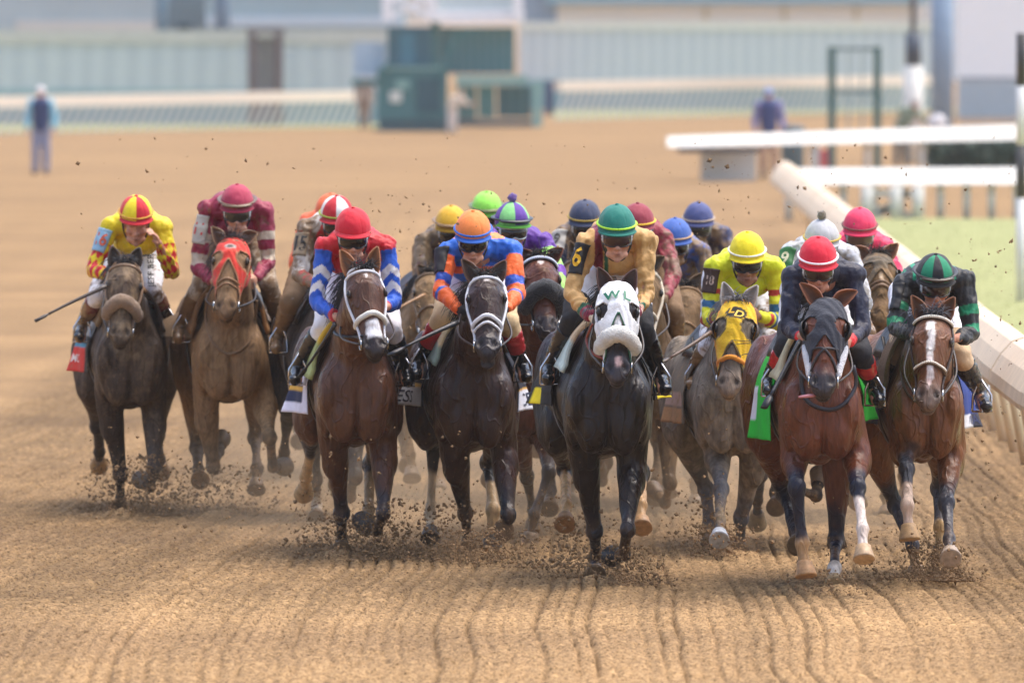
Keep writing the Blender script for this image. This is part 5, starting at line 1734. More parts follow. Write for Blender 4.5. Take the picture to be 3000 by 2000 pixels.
# --- 7: orange cap
F.append((dict(label='dark bay horse with white bridle, crossed white nosebands and open mouth', d=FPX / 515, cx=1392, pect=1340, poll=(1424, 806), chin=(1429, 1030), ears=[((1352, 759), (1384, 814)), ((1482, 763), (1462, 810))],
    earc=(88, 62, 48), coat=(50, 30, 22), points=(26, 26, 32), seed=4, turn=0, hair=(20, 19, 22), muzzle=(52, 46, 48), mane_n=240, gape=.06, wide=.93,
    blaze=[(.09, .115, .020, .018, .0, (206, 196, 190))],
    fl=([(1331, 1326), (1365, 1502), (1371, 1588), (1372, 1620)], (1, 1, -1)), fr=([(1476, 1326), (1488, 1507), (1484, 1550), (1476, 1560)], (-1, 1, -1)),
    hl=([0, (1271, 1302), (1262, 1505), (1261, 1582)], (1, -1, -1)), hr=([0, (1429, 1354), (1444, 1494), (1440, 1602)], (1, -1, -1)), sock=dict(hl=(.42, (208, 188, 160)), hr=(.45, (190, 160, 120))), hoofc=dict(hl=(60, 52, 46), hr=(64, 56, 48)),
    tack=dict(WB, nose=[(.60, -20, 200, .012, None), (.68, 10, 170, .008, None)]),
    pads=[(-1, [(232, 218, 176), (150, 176, 166), .75], 22)],
    cloths=[dict(side=-1, col=(22, 26, 46), zb=.27, flare=.115, bands=[(.66, .72, .2, 1, (208, 160, 70)), (.72, 1.01, .2, 1, (226, 228, 234)), (.50, .58, .5, 1, (226, 228, 234))], tw=2.0, text=[('ESS', .80, .87, .095, (30, 38, 66))]),
            dict(side=1, col=(20, 24, 42), zb=.24, flare=.085, bands=[(.68, .71, 0, 1, (208, 160, 70)), (.71, 1.01, 0, 1, (214, 216, 226))], tw=2.0, text=[('CE', .80, .86, .105, (30, 38, 66))])]),
  dict(label='person in a blue and orange hooped jersey and orange cap with blue band', cap=(1386, 614), capf=plain((250, 140, 66)), capc=(250, 134, 58), capband=(40, 100, 190), peak=(40, 100, 190), shL=(1312, 738), shR=(1496, 736), elL=(1288, 850), haL=(1342, 905), elR=(1514, 860), haR=(1482, 905),
    knL=(1300, 925), knR=(1490, 945), ftL=(1226, 1086), ftR=(1530, 1094), silk=silk((30, 104, 208), (246, 104, 28), [(.03, .10, (30, 104, 208)), (.36, .47, (30, 80, 180)), (.58, .66, (40, 104, 200))], fn=s_orange_blue), pitch=27, beard=.1, gloves=(24, 24, 28), breech=(224, 222, 232), bootc=(176, 36, 44), bootl=.17, kneec=(214, 186, 142),
    bmud=.0, band=dict(col=(22, 20, 24), t0=.05, t1=.66, w=.05), lens=(24, 16, 14))))
# --- 11: green cap
F.append((dict(label='near black horse in a white hood lettered W L with white shadow roll', d=FPX / 540, cx=1784, pect=1360, poll=(1809, 826), chin=(1809, 1106), ears=[((1750, 783), (1772, 846)), ((1863, 788), (1846, 842))],
    coat=(32, 22, 19), points=(32, 32, 40), seed=5, turn=3, hair=(18, 16, 18), muzzle=(58, 54, 60), mane_n=60, forelock=0, earc=(70, 46, 40), wide=.96,
    blaze=[(.37, .66, .05, .06, .0, (74, 46, 36)), (.40, .64, .012, .015, .0, (238, 234, 232)), (.80, .90, .018, .012, .004, (196, 164, 158))],
    fl=([(1712, 1345), (1742, 1553), (1745, 1644), (1744, 1692)], (1, 1, -1)), fr=([(1850, 1366), (1838, 1549), (1828, 1622), (1800, 1626)], (-1, 1, 1)),
    hl=([0, (1656, 1372), (1659, 1477), (1654, 1542)], (1, -1, -1)), hr=([0, (1876, 1385), (1878, 1480), (1880, 1552)], (1, -1, -1)), sock=dict(hl=(.25, (196, 156, 108)), hr=(.3, (186, 148, 104))), hoofc=dict(hl=(150, 110, 70), hr=(170, 130, 88), fr=(34, 34, 38)),
    tack=dict(bridle=(226, 226, 228), bkind='cloth', bw=.008, brow=0, hood=dict(col=(240, 240, 240), t1=.36, arch=.50, a0=-50, eye=.034, trim=(44, 92, 66), trim_eye=0, text=[('W', .180, -.036, .080, (30, 112, 82), .03), ('L', .180, .044, .085, (30, 112, 82), .03)]), nose=[], roll=(.62, .042, (238, 236, 228), 'fleece')),
    straps=[('neck_strap', [(1737, 950), (1722, 985), (1722, 1010), (1740, 1036), (1768, 1050)], .010, (150, 70, 56), .010)],
    pads=[(-1, [(226, 200, 164), (200, 216, 210), .6], 18)],
    cloths=[dict(side=-1, col=(22, 22, 26), zb=.30, flare=.09, bands=[(.74, 1.01, .62, .95, (240, 216, 20))]), dict(side=1, col=(26, 26, 30), zb=.33, flare=.10, bands=[(.62, 1.01, .35, 1, (240, 216, 20))], tw=2.0, text=[('1', .8, .80, .10, (24, 24, 28))])]),
  dict(label='person in a gold jersey with maroon and green sash and teal green cap', cap=(1807, 597), capf=plain((0, 118, 104)), capc=(0, 112, 98), capband=(166, 220, 40), shL=(1722, 714), shR=(1892, 706), elL=(1678, 862), haL=(1733, 928), elR=(1888, 864), haR=(1868, 918),
    knL=(1678, 936), knR=(1884, 960), ftL=(1610, 1100), ftR=(1936, 1130), silk=silk((206, 160, 96), (206, 160, 96), [(.83, .88, (18, 92, 62)), (.88, .92, (140, 30, 60)), (.92, .95, (96, 84, 92)), (.95, 1.1, (140, 30, 60))], fn=s_gold), pitch=21, turn=2, beard=.05, lens=(60, 34, 30), gloves=(222, 204, 180), kneec=(20, 20, 26), bmud=.0, puff=1.6,
    band=dict(col=(24, 24, 30), txt='6', tcol=(240, 186, 20), size=.12, tall=1.25, t0=.08, t1=.66, w=.058))))
# --- 15: yellow cap on the grey
F.append((dict(label='dappled grey horse in a yellow hood with L D in a black oval', d=FPX / 512, cx=2152, pect=1355, poll=(2162, 878), chin=(2131, 1146), ears=[((2118, 826), (2128, 886)), ((2220, 836), (2196, 886))],
    coat=(122, 110, 96), points=(84, 84, 88), mud=.38, mudc=(124, 106, 80), seed=6, turn=-5, hair=(110, 108, 112), earc=(166, 158, 150), muzzle=(142, 124, 108), wide=.86, dapple=1,
    fl=([(2101, 1313), (2112, 1432), (2108, 1525), (2107, 1588)], (-1, -1, -1)), fr=([(2208, 1336), (2174, 1515), (2166, 1598), (2165, 1626)], (1, 1, -1)),
    hl=([0, (2068, 1432), (2079, 1534), (2082, 1600)], (1, -1, -1)), hr=([0, (2228, 1385), (2219, 1464), (2218, 1530)], (1, 1, 1)), hoofc=dict(fl=(176, 180, 186), hr=(150, 124, 86)),
    tack=dict(bridle=(232, 150, 30), bkind='cloth', bw=.010, brow=0, hood=dict(col=(240, 190, 28), t1=.50, arch=.30, a0=-45, eye=.043, trim=(92, 76, 44), mud=.26, mudc=(190, 130, 24), ovals=[(.165, .004, .046, .060, (44, 42, 34))], text=[('L', .140, -.018, .075, (238, 186, 30), .02, .25), ('D', .195, .026, .070, (238, 186, 30), .02, .25)]), nose=[(.66, -15, 195, .014, (226, 142, 30))], cups=(62, 46, 38)),
    straps=[],
    pads=[],
    cloths=[dict(side=-1, col=(110, 96, 80), zb=.20, flare=.06, bands=[(.60, .76, .2, 1, (170, 140, 126)), (.80, 1.01, .2, 1, (172, 126, 82))], mud=.35)]),
  dict(label='person in a fluorescent yellow jersey with blue and red sleeve hoops', cap=(2189, 677), capf=plain((244, 222, 12)), capc=(240, 214, 8), capband=(226, 224, 206), shL=(2098, 784), shR=(2268, 782), elL=(2074, 934), haL=(2116, 930), elR=(2284, 946), haR=(2224, 926),
    knL=(2080, 1005), knR=(2262, 1005), ftL=(2032, 1116), ftR=(2282, 1122), silk=silk((222, 228, 20), (224, 220, 24), [(.22, .28, (190, 48, 36)), (.36, .44, (44, 104, 150)), (.54, .60, (186, 48, 36)), (.72, .77, (44, 104, 150)), (.81, .86, (186, 48, 36))]), mud=.10, mudc=(160, 150, 30), bmud=.45, bootmud=.75, pitch=24, beard=.15, skin=(150, 104, 78), lens=(20, 18, 20), capmud=.10,
    band=dict(col=(70, 46, 34), txt='18', tcol=(196, 170, 150), size=.075, t0=.05, t1=.52, w=.06))))
# --- 16: red cap with white band
F.append((dict(label='glossy red bay horse in a black hood with its tongue out', d=FPX / 548, cx=2415, pect=1378, poll=(2423, 876), chin=(2409, 1144), ears=[((2343, 830), (2392, 886)), ((2512, 853), (2456, 888))],
    coat=(98, 52, 31), points=(26, 28, 44), seed=7, turn=-2, hair=(24, 22, 24), muzzle=(46, 44, 48), mane_n=40, forelock=0, wide=.85, earc=(122, 74, 48),
    fl=([(2330, 1318), (2332, 1428), (2350, 1590), (2362, 1690)], (-1, -1, -1)), fr=([(2506, 1322), (2511, 1428), (2527, 1549), (2531, 1642)], (-1, -1, -1)),
    hl=([0, (2296, 1445), (2332, 1556), (2338, 1604)], (1, -1, -1)), hr=([0, (2448, 1583), (2445, 1662), (2446, 1722)], (1, -1, -1)),
    sock=dict(fl=(.92, (172, 134, 92)), fr=(.32, (222, 206, 194)), hr=(.95, (226, 218, 210))), hoofc=dict(fl=(168, 126, 82), fr=(184, 154, 120), hr=(180, 150, 110)),
    tack=dict(bridle=(40, 36, 42), bw=.0095, brow=0, hood=dict(col=(42, 46, 58), t1=.45, arch=.22, a0=-40, eye=.040), nose=[], cross=1, cups=(22, 22, 28), fleece_cheeks=(232, 232, 236), tongue=1),
    straps=[('yoke_strap', [(2346, 1085), (2352, 1150), (2378, 1185), (2436, 1200), (2484, 1172), (2508, 1120), (2500, 1070)], .012, (40, 42, 54), .012)],
    pads=[(-1, [(236, 218, 168), (196, 190, 160), .55], 14), (1, [(232, 214, 164)], 45)],
    cloths=[dict(side=-1, col=(30, 190, 54), zb=.14, flare=.045, t=(.50, .98), bands=[(.45, .8, .82, 1, (226, 226, 240))]), dict(side=1, col=(30, 176, 44), zb=.24, flare=.08)]),
  dict(label='person in a black jersey with red cuffs and red cap with white band', cap=(2396, 691), capf=plain((220, 18, 52)), capc=(212, 16, 46), capband=(238, 232, 236), shL=(2324, 812), shR=(2500, 806), elL=(2313, 960), haL=(2350, 985), elR=(2526, 962), haR=(2488, 1000),
    knL=(2308, 1010), knR=(2522, 1036), ftL=(2258, 1134), ftR=(2560, 1162), silk=silk((17, 22, 48), (17, 22, 50), fn=s_black), pitch=26, turn=2, beard=.25, lens=(40, 24, 20), skin=(186, 128, 104), kneec=(24, 25, 34), bootc=(186, 34, 40), bootl=.13, bmud=.0)))
# --- 19: green and black cap
F.append((dict(label='chestnut bay horse with a long white blaze and beaded browband', d=FPX / 540, cx=2722, pect=1372, poll=(2735, 918), chin=(2716, 1182), ears=[((2670, 866), (2695, 926)), ((2797, 870), (2772, 926))],
    coat=(112, 70, 42), points=(58, 58, 66), seed=8, turn=-2, hair=(74, 76, 84), muzzle=(112, 94, 82), mane_n=60, mud=.20, mudc=(128, 104, 78), wide=.77, wind=.2,
    blaze=[(.11, .24, .020, .022, -.012, (232, 226, 220)), (.24, .52, .020, .014, -.004, (230, 224, 218)), (.52, .74, .014, .018, .0, (226, 214, 208)), (.74, .86, .012, .006, .0, (206, 180, 172))],
    fl=([(2649, 1288), (2657, 1371), (2657, 1481), (2665, 1582)], (-1, -1, -1)), fr=([(2785, 1314), (2774, 1473), (2782, 1577), (2785, 1642)], (-1, -1, -1)),
    hl=([0, (2621, 1478), (2674, 1598), (2687, 1702)], (1, -1, -1)), hr=([0, (2751, 1430), (2755, 1545), (2755, 1642)], (1, -1, -1)),
    sock=dict(fl=(.42, (196, 170, 150)), hl=(1.2, (170, 140, 108)), hr=(.9, (190, 156, 108))), hoofc=dict(fl=(176, 140, 96), fr=(176, 156, 136), hl=(150, 120, 86)),
    tack=dict(bridle=(60, 42, 34), bw=.0085, brw=.012, beads=(226, 220, 206), nose=[(.60, -15, 195, .012, (96, 76, 58))], nbeads=(222, 214, 198)),
    straps=[('rein_loop', [(2646, 1040), (2640, 1090), (2652, 1140), (2678, 1172), (2700, 1176)], .008, (84, 66, 50), .012), ('rein_loop', [(2792, 1050), (2790, 1100), (2770, 1140), (2748, 1156)], .007, (84, 66, 50), .012)],
    pads=[(-1, [(104, 80, 54)], 5)],
    cloths=[dict(side=-1, col=(48, 60, 84), zb=.22, flare=.06, mud=.45), dict(side=1, col=(30, 56, 132), zb=.19, flare=.10, bands=[(.83, 1.01, 0, .8, (228, 230, 238)), (.83, 1.01, .8, 1.01, (50, 50, 62))], tw=1.8, text=[('VIA', .76, .91, .07, (30, 44, 96))])]),
  dict(label='person in a black jersey with green sleeve hoops and green striped cap', cap=(2739, 741), capf=lambda th, z: np.where(((np.abs(th) < 20) | (np.abs(th) > 62))[:, None], lin((26, 28, 34)), lin((0, 132, 92))), capc=(36, 34, 34), peak=(44, 40, 38), capgoggles=(42, 38, 34), cgl=(66, 52, 40), gores=0, shL=(2648, 838), shR=(2822, 822), elL=(2624, 958), haL=(2668, 980), elR=(2851, 978), haR=(2796, 992),
    knL=(2640, 1030), knR=(2812, 1040), ftL=(2600, 1170), ftR=(2874, 1180), silk=silk((30, 32, 36), (34, 35, 38), [(.26, .36, (16, 132, 90)), (.46, .54, (16, 140, 96))], fn=s_green), pitch=25, turn=6, beard=.2, mud=.05, bmud=.12, lens=(46, 28, 26), skin=(182, 124, 98), boot=(40, 40, 44), bootmud=.3, kneec=(206, 176, 140), breech=(230, 230, 236),
    band=dict(col=(24, 24, 28), t0=.1, t1=.7, w=.045))))
# --- 9: purple and green quartered cap
F.append((rear('bay horse with a white beaded browband and black fluffy shadow roll', 498, 1578, (1578, 752), (1606, 968), [((1526, 730), (1546, 762)), ((1650, 728), (1622, 756))], (92, 48, 30), 9, vox=.0125, turn=8, pect=1310, muzzle=(54, 48, 48), points=(62, 56, 54), mud=.18,
    fl=([(1520, 1275), (1542, 1395), (1560, 1490), (1562, 1545)], (1, 1, 1)), fr=([(1598, 1270), (1607, 1382), (1567, 1505), (1550, 1602)], (-1, -1, -1)),
    blaze=[(.10, .17, .016, .004, .0, (214, 200, 192))], tack=dict(bridle=(48, 38, 34), bw=.008, beads=(222, 228, 238), brw=.013, roll=(.57, .052, (22, 20, 22), 'fleece'), nose=[])),
  dict(label='person in a purple jersey with lime sleeves and purple and green pompom cap', cap=(1500, 590), capf=quarters((92, 50, 150), (140, 214, 130), 0), capc=(96, 60, 150), peak=(110, 200, 60), pompom=(112, 76, 160), capgoggles=(30, 30, 34), cgl=(60, 62, 66), shL=(1420, 716), shR=(1592, 712), elR=(1632, 800), haR=(1640, 890), elL=(1390, 840), haL=(1480, 900), silk=silk((96, 44, 150), (170, 232, 110), [(.0, .16, (96, 44, 150)), (.5, .58, (120, 60, 170))]), pitch=14, turn=10, beard=.2, skin=(196, 140, 116), gloves=(30, 30, 34), gframe=(200, 206, 210))))
# --- 18: pink cap
F.append((rear('mud-coated horse in a dark hood with blinkers behind the red bay', 480, 2572, (2571, 746), (2588, 930), [((2497, 724), (2533, 752)), ((2632, 714), (2606, 748))], (112, 84, 54), 10, vox=.0125, turn=6, pose=1, mud=.62, mudc=(138, 106, 66), points=(110, 88, 62), earc=(150, 104, 74), muzzle=(136, 104, 74), hscale=1.0,
    blaze=[(.34, .52, .012, .008, .0, (214, 190, 160))], tack=dict(MB, brow=0, hood=dict(col=(96, 84, 66), t1=.36, arch=.24, a0=-30, eye=.05, mud=.4), cups=(66, 52, 40), nose=[(.58, -15, 195, .010, (126, 98, 70)), (.52, -15, 195, .007, (126, 98, 70))])),
  dict(label='person in a pink jersey with white patches and pink cap', cap=(2519, 607), capf=plain((240, 54, 96)), capc=(236, 48, 90), capband=(120, 70, 60), shL=(2448, 728), shR=(2592, 722), silk=silk((232, 50, 96), (232, 50, 96), [(.05, .16, (222, 196, 196))]), pitch=22, skin=(120, 88, 62), mud=.14, bmud=.5, bootmud=.6, capmud=.06, lens=(110, 86, 66))))
# --- 17: grey pompom cap
F.append((rear('muddy brown horse mostly hidden behind the red bay in the black hood', 507, 2400, (2412, 850), (2410, 1060), [((2370, 815), (2388, 852)), ((2452, 815), (2436, 852))], (104, 78, 54), 11, pose=2, mud=.5, tack=dict(MB)),
  dict(label='person in a mud-spattered grey jersey and grey cap with pompom', cap=(2408, 640), capf=plain((186, 186, 188)), capc=(180, 180, 184), capband=(190, 160, 60), pompom=(140, 128, 110), shL=(2322, 742), shR=(2488, 752), elL=(2296, 850), silk=silk((206, 208, 214), (206, 208, 214)), mud=.36, mudc=(140, 132, 120), pitch=20, bmud=.5, bootmud=.6, capmud=.08,
    band=dict(col=(44, 110, 62), txt='9', tcol=(206, 200, 176), size=.11, t0=.05, t1=.6, mud=.1))))
# --- 4: red and white quartered cap
F.append((rear('dark grey muddy horse half hidden behind the bright bay', 482, 968, (990, 800), (1000, 1010), [((955, 765), (972, 802)), ((1030, 765), (1012, 802))], (84, 78, 76), 12, mud=.42, points=(90, 84, 78), mudc=(126, 106, 82), sock=dict(fl=(.5, (196, 180, 160))), tack=dict(MB)),
  dict(label='person in a muddy white and red jersey with number 15 armband', cap=(987, 571), capf=quarters((226, 222, 216), (196, 24, 40), 0), capc=(196, 24, 40), capband=(150, 160, 50), shL=(900, 672), shR=(1055, 680), elL=(878, 806), haL=(930, 838), knL=(852, 880), ftL=(815, 1010), silk=silk((222, 214, 204), (222, 212, 200), [(.58, 1.2, (190, 44, 40))], fn=s_fifteen), mud=.48, bmud=.85, bootmud=.8, pitch=22, skin=(110, 84, 60), capmud=.12,
    band=dict(col=(150, 130, 104), txt='15', tcol=(50, 44, 36), size=.11, tall=1.2, t0=.14, t1=.64, mud=.2))))
# --- 3: orange
F.append((rear('brown horse at the back behind the quartered red and white cap', 440, 985, (990, 790), (992, 970), [((960, 760), (975, 792)), ((1020, 760), (1006, 792))], (96, 72, 52), 13, pose=2, mud=.5, tack=dict(MB)),
  dict(label='person in an orange jersey and orange cap, farthest back on the left', cap=(968, 566), capf=plain((236, 104, 52)), capc=(230, 98, 48), shL=(902, 655), shR=(1040, 660), elL=(866, 772), haL=(880, 860), knL=(880, 900), ftL=(850, 1040), silk=silk((232, 92, 44), (232, 92, 44)), mud=.15, bmud=.5, pitch=20)))
# --- 6: muddy yellow cap
F.append((rear('tan mud-covered horse between the bright bay and the dark bay', 455, 1262, (1262, 800), (1262, 985), [((1222, 775), (1240, 806)), ((1300, 772), (1284, 804))], (140, 108, 74), 14, pose=1, mud=.66, mudc=(164, 130, 90), points=(130, 104, 74), tack=dict(MB)),
  dict(label='person in a mud-caked navy and yellow jersey and yellow cap', cap=(1322, 601), capf=plain((224, 172, 30)), capc=(214, 160, 24), capgoggles=(136, 104, 60), cgl=(140, 110, 70), shL=(1246, 708), shR=(1396, 712), elL=(1232, 806), haL=(1260, 860), knL=(1236, 900), ftL=(1210, 1040), silk=silk((54, 58, 84), (54, 58, 84), fn=s_six), mud=.58, mudc=(120, 98, 70), bmud=.85, bootmud=.85, pitch=20, skin=(130, 96, 66), capmud=.2)))
# --- 8: lime
F.append((rear('brown horse hidden behind the dark bay with white bridle', 432, 1440, (1440, 800), (1440, 980), [((1408, 770), (1424, 802)), ((1470, 770), (1456, 802))], (90, 66, 48), 15, pose=2, mud=.45, tack=dict(MB)),
  dict(label='person in a lime jersey and bright lime cap behind the orange cap', cap=(1426, 560), capf=plain((150, 232, 84)), capc=(146, 226, 80), capgoggles=(96, 110, 50), cgl=(100, 104, 60), shL=(1360, 660), shR=(1496, 662), silk=silk((140, 220, 80), (140, 220, 80)), mud=.2, bmud=.5, pitch=20, capmud=.14)))
# --- 10: navy muddy
F.append((rear('mud-plastered tan horse left of the horse in the white hood', 466, 1706, (1694, 760), (1690, 950), [((1668, 706), (1680, 764)), ((1732, 730), (1716, 764))], (134, 102, 68), 16, pose=0, mud=.64, mudc=(160, 124, 82), points=(120, 94, 64), tack=dict(MB)),
  dict(label='person in a muddy navy jersey and navy cap with yellow band', cap=(1714, 584), capf=plain((50, 60, 88)), capc=(48, 56, 84), capband=(170, 140, 40), shL=(1652, 692), shR=(1790, 696), elL=(1634, 800), silk=silk((40, 46, 72), (40, 46, 72)), mud=.55, bmud=.8, bootmud=.8, pitch=20, skin=(120, 92, 66), capmud=.22,
    band=dict(col=(196, 190, 180), txt='9', tcol=(90, 84, 76), size=.10, t0=.0, t1=.5, mud=.25))))
# --- 12: maroon
F.append((rear('mud-coated bay horse right behind the horse in the white hood', 488, 1890, (1888, 790), (1880, 1005), [((1856, 752), (1872, 792)), ((1948, 752), (1912, 784))], (120, 92, 62), 17, pose=0, mud=.6, mudc=(144, 114, 78), points=(104, 84, 62), sock=dict(fl=(.5, (196, 176, 146))), tack=dict(bridle=(214, 200, 176), bkind='cloth', bw=.010)),
  dict(label='person in a muddy maroon jersey and maroon cap with yellow band', cap=(1868, 594), capf=plain((146, 44, 62)), capc=(136, 40, 58), capband=(226, 180, 30), shL=(1800, 690), shR=(1942, 694), elR=(1974, 800), haR=(1952, 868), knR=(1975, 910), ftR=(1985, 1050), silk=silk((150, 40, 60), (150, 40, 60)), mud=.42, mudc=(120, 88, 66), bmud=.85, bootmud=.85, pitch=18, skin=(126, 94, 68), capmud=.14)))
# --- 13: royal blue
F.append((rear('muddy horse with a wide brown face facing straight ahead, behind the grey', 470, 2014, (2012, 838), (2006, 1040), [((1968, 806), (1984, 846)), ((2058, 800), (2036, 842))], (132, 104, 72), 18, pose=1, mud=.6, mudc=(154, 122, 84), points=(104, 86, 64), tack=dict(bridle=(150, 116, 76), bw=.009, nose=[(.60, -15, 195, .008, None)])),
  dict(label='person in a muddy royal blue jersey and royal blue cap', cap=(1978, 637), capf=plain((62, 100, 176)), capc=(58, 94, 168), capband=(186, 150, 104), shL=(1916, 740), shR=(2056, 738), silk=silk((58, 96, 172), (80, 112, 160)), mud=.50, bmud=.8, bootmud=.8, pitch=20, skin=(150, 112, 78), capmud=.06)))
# --- 14: navy
F.append((rear('brown muddy horse at the back behind the royal blue cap', 440, 2046, (2070, 790), (2070, 960), [((2042, 762), (2056, 792)), ((2104, 752), (2088, 790))], (110, 84, 58), 19, pose=2, mud=.55, tack=dict(MB)),
  dict(label='person in a dark muddy blue jersey and plain violet blue cap', cap=(2046, 591), capf=plain((66, 76, 128)), capc=(62, 70, 120), capband=(170, 150, 130), shL=(1980, 692), shR=(2116, 690), silk=silk((50, 56, 96), (50, 56, 96)), mud=.54, bmud=.8, bootmud=.8, pitch=18, skin=(126, 96, 68), capmud=.12, gside=(180, 176, 170))))
FIELD = []
for H, Rr in F:
    Rr['raise'] = Rr.pop('raise_', 0)
    if H.get('vox', 0) >= .0135: Rr.setdefault('vox', .009)
    horse(H)
    rider(Rr, H)
    FIELD.append((H, Rr))

# ------------------------------------------------------------------ whips
whip([(312, 838), (200, 890), (104, 940)], 69.9, 69.7, .014, (70, 58, 50), 'thin muddy whip held out to the left by the jockey in the quartered cap')
whip([(1340, 945), (1250, 985), (1140, 1040)], 64.2, 63.9, .016, (24, 24, 28), 'long black whip held low by the jockey in orange and blue')
whip([(982, 950), (930, 1030), (878, 1104)], 64.3, 64.5, .013, (40, 38, 34), 'dark whip lying along the yellow saddle pad')
whip([(2082, 973), (2010, 1020), (1930, 1066)], 64.6, 64.3, .014, (92, 66, 46), 'brown whip held out by the jockey in fluorescent yellow')
whip([(2344, 1000), (2290, 1100), (2238, 1194)], 60.6, 60.3, .017, (26, 28, 36), 'black whip pointing down beside the green saddle cloth')
whip([(1245, 862), (1190, 890), (1138, 920)], 72.7, 72.4, .012, (150, 108, 62), 'tan muddy whip held out by the jockey in navy and yellow')

# ------------------------------------------------------------------ dirt thrown up by the hooves
def dirt():
    P, Rd = [], []
    def burst(px, py, wpx, hpx, d, n, rmin=.0016, rmax=.0115):
        s = FPX / d
        n = int(n * 1.5); x = RNG.normal(0, .36, n)
        hh = RNG.random(n) ** 2.6 * 1.2
        x = x * (1 - .25 * hh)
        for i in range(n):
            yy = d + RNG.normal(0, .22)
            P.append(at(px + x[i] * wpx, py - hh[i] * hpx, yy)); Rd.append(rmin + (rmax - rmin) * RNG.random() ** 4 + (.014 * RNG.random() if RNG.random() < .018 else 0))
    #      px    py    w    h    d    n
    for b_ in [(310, 1500, 130, 130, 70.9, 900), (430, 1508, 170, 150, 70.6, 2600), (590, 1515, 220, 120, 70.6, 1700), (720, 1505, 190, 120, 70.9, 800), (1010, 1640, 220, 110, 65.0, 1700), (1130, 1640, 160, 150, 65.0, 1700), (930, 1600, 140, 140, 66.4, 500),
              (1400, 1680, 260, 110, 64.4, 3600), (1300, 1650, 240, 150, 65.0, 1300), (1700, 1690, 240, 150, 62.6, 1500), (1840, 1715, 190, 100, 62.0, 2000), (1620, 1660, 220, 190, 63.6, 700),
              (2105, 1665, 200, 110, 65.0, 3000), (2060, 1640, 180, 170, 65.6, 800), (2765, 1700, 130, 95, 61.8, 2200), (2690, 1690, 150, 120, 61.9, 700), (2430, 1740, 180, 60, 61.0, 500), (2500, 1700, 300, 120, 62.4, 500)]:
        burst(*b_)
    def scatter(x0, x1, y0, y1, d0, d1, n, rmax):
        for _ in range(n):
            P.append(at(RNG.uniform(x0, x1), RNG.uniform(y0, y1), RNG.uniform(d0, d1))); Rd.append(.002 + (rmax * .85 - .002) * RNG.random() ** 3.5)
    scatter(250, 2900, 1250, 1680, 61.5, 72, 2300, .014)
    scatter(900, 2300, 950, 1300, 66, 74, 350, .012)
    scatter(200, 2990, 400, 760, 63, 74, 330, .014)
    scatter(1050, 1260, 560, 1300, 66, 72, 260, .016)
    scatter(2800, 2990, 700, 1500, 62, 70, 150, .016)
    scatter(2050, 2700, 420, 640, 64, 72, 110, .016)
    P_, R_ = np.array(P), np.array(Rd)
    n = len(P_)
    base = np.array([(1, 0, 0), (-1, 0, 0), (0, 1, 0), (0, -1, 0), (0, 0, 1), (0, 0, -1)], float)
    fc = np.array([(0, 2, 4), (2, 1, 4), (1, 3, 4), (3, 0, 4), (2, 0, 5), (1, 2, 5), (3, 1, 5), (0, 3, 5)])
    jit = RNG.uniform(.45, 1.35, (n, 6, 1))
    ang = RNG.uniform(0, 2 * math.pi, (n, 1))
    st = RNG.uniform(.6, 1.5, (n, 1, 3))
    V = base[None] * jit * R_[:, None, None] * st
    c, s_ = np.cos(ang), np.sin(ang)
    x, z = V[:, :, 0] * c - V[:, :, 2] * s_, V[:, :, 0] * s_ + V[:, :, 2] * c
    V[:, :, 0], V[:, :, 2] = x, z
    V = V + P_[:, None]
    Fc = (np.arange(n)[:, None, None] * 6 + fc[None]).reshape(-1, 3)
    me = bpy.data.meshes.new('flying_dirt')
    me.from_pydata(V.reshape(-1, 3).tolist(), [], Fc.tolist())
    me.materials.append(mat('clod', (.25, .16, .086), rough=.95, var=.45, vscale=14, spec=.1))
    o = bpy.data.objects.new('flying_dirt', me); link(o)
    tag(o, 'clods and grains of brown dirt flying up around the hooves', 'flying dirt', kind='stuff')
dirt()

# ------------------------------------------------------------------ dust kicked up behind the leaders, thinning upwards
V, Fh = boxv(-2.6, 3.0, 64.4, 86, .0, 1.05)
dm = bpy.data.materials.new('dust_cloud'); dm.use_nodes = True
nt = dm.node_tree; N, L = nt.nodes, nt.links
N.remove(N['Principled BSDF'])
pv = N.new('ShaderNodeVolumePrincipled'); pv.inputs['Color'].default_value = (.86, .70, .50, 1)
tc = N.new('ShaderNodeTexCoord'); sx = N.new('ShaderNodeSeparateXYZ'); L.new(tc.outputs['Object'], sx.inputs[0])
mz = N.new('ShaderNodeMapRange'); mz.inputs['From Min'].default_value = 0; mz.inputs['From Max'].default_value = 1.0; mz.inputs['To Min'].default_value = 1; mz.inputs['To Max'].default_value = 0
L.new(sx.outputs['Z'], mz.inputs['Value'])
pw = N.new('ShaderNodeMath'); pw.operation = 'POWER'; pw.inputs[1].default_value = 2.2; L.new(mz.outputs[0], pw.inputs[0])
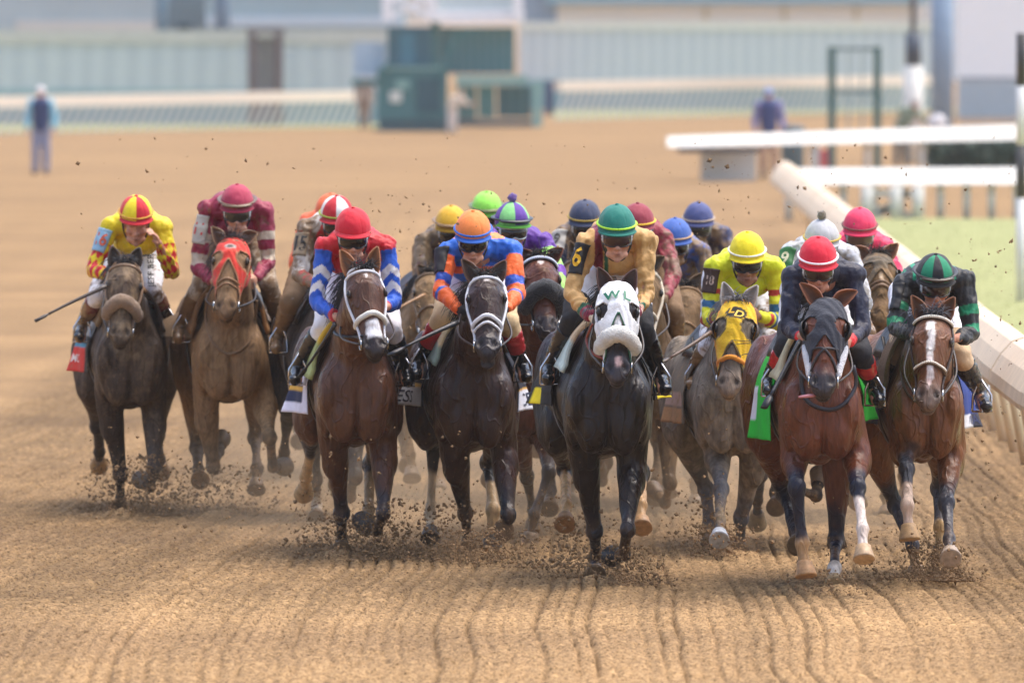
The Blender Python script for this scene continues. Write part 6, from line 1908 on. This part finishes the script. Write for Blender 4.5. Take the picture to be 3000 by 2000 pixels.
nz = N.new('ShaderNodeTexNoise'); nz.inputs['Scale'].default_value = 1.1; nz.inputs['Detail'].default_value = 3; L.new(tc.outputs['Object'], nz.inputs['Vector'])
mn = N.new('ShaderNodeMapRange'); mn.inputs['From Min'].default_value = .38; mn.inputs['From Max'].default_value = .66; L.new(nz.outputs['Fac'], mn.inputs['Value'])
m1 = N.new('ShaderNodeMath'); m1.operation = 'MULTIPLY'; L.new(pw.outputs[0], m1.inputs[0]); L.new(mn.outputs[0], m1.inputs[1])
for ax, f0, f1 in (('X', -2.5, -.5), ('Y', 64.6, 67.0), ('X', 2.9, 1.9)):
    mr = N.new('ShaderNodeMapRange'); mr.interpolation_type = 'SMOOTHSTEP'; mr.inputs['From Min'].default_value = f0; mr.inputs['From Max'].default_value = f1
    L.new(sx.outputs[ax], mr.inputs['Value'])
    mq = N.new('ShaderNodeMath'); mq.operation = 'MULTIPLY'; L.new(m1.outputs[0], mq.inputs[0]); L.new(mr.outputs[0], mq.inputs[1]); m1 = mq
m2 = N.new('ShaderNodeMath'); m2.operation = 'MULTIPLY'; m2.inputs[1].default_value = DUST; L.new(m1.outputs[0], m2.inputs[0])
L.new(m2.outputs[0], pv.inputs['Density']); L.new(pv.outputs[0], N['Material Output'].inputs['Volume'])
du = build('dust', (V, Fh), dm, smooth=False)
tag(du, 'tan dust hanging low around the horses\' legs', 'dust', kind='stuff')

# ------------------------------------------------------------------ air: even dusty haze round the whole place
V, Fh = boxv(-880, 880, -30, 2900, -1.0, 60)
hm_ = bpy.data.materials.new('haze_air'); hm_.use_nodes = True
nt = hm_.node_tree
nt.nodes.remove(nt.nodes['Principled BSDF'])
pv = nt.nodes.new('ShaderNodeVolumePrincipled')
pv.inputs['Color'].default_value = (.93, .94, .96, 1)
pv.inputs['Density'].default_value = HAZE
nt.links.new(pv.outputs[0], nt.nodes['Material Output'].inputs['Volume'])
hz = build('haze', (V, Fh), hm_, smooth=False)
tag(hz, 'pale dusty haze over the whole track', 'haze', kind='stuff')
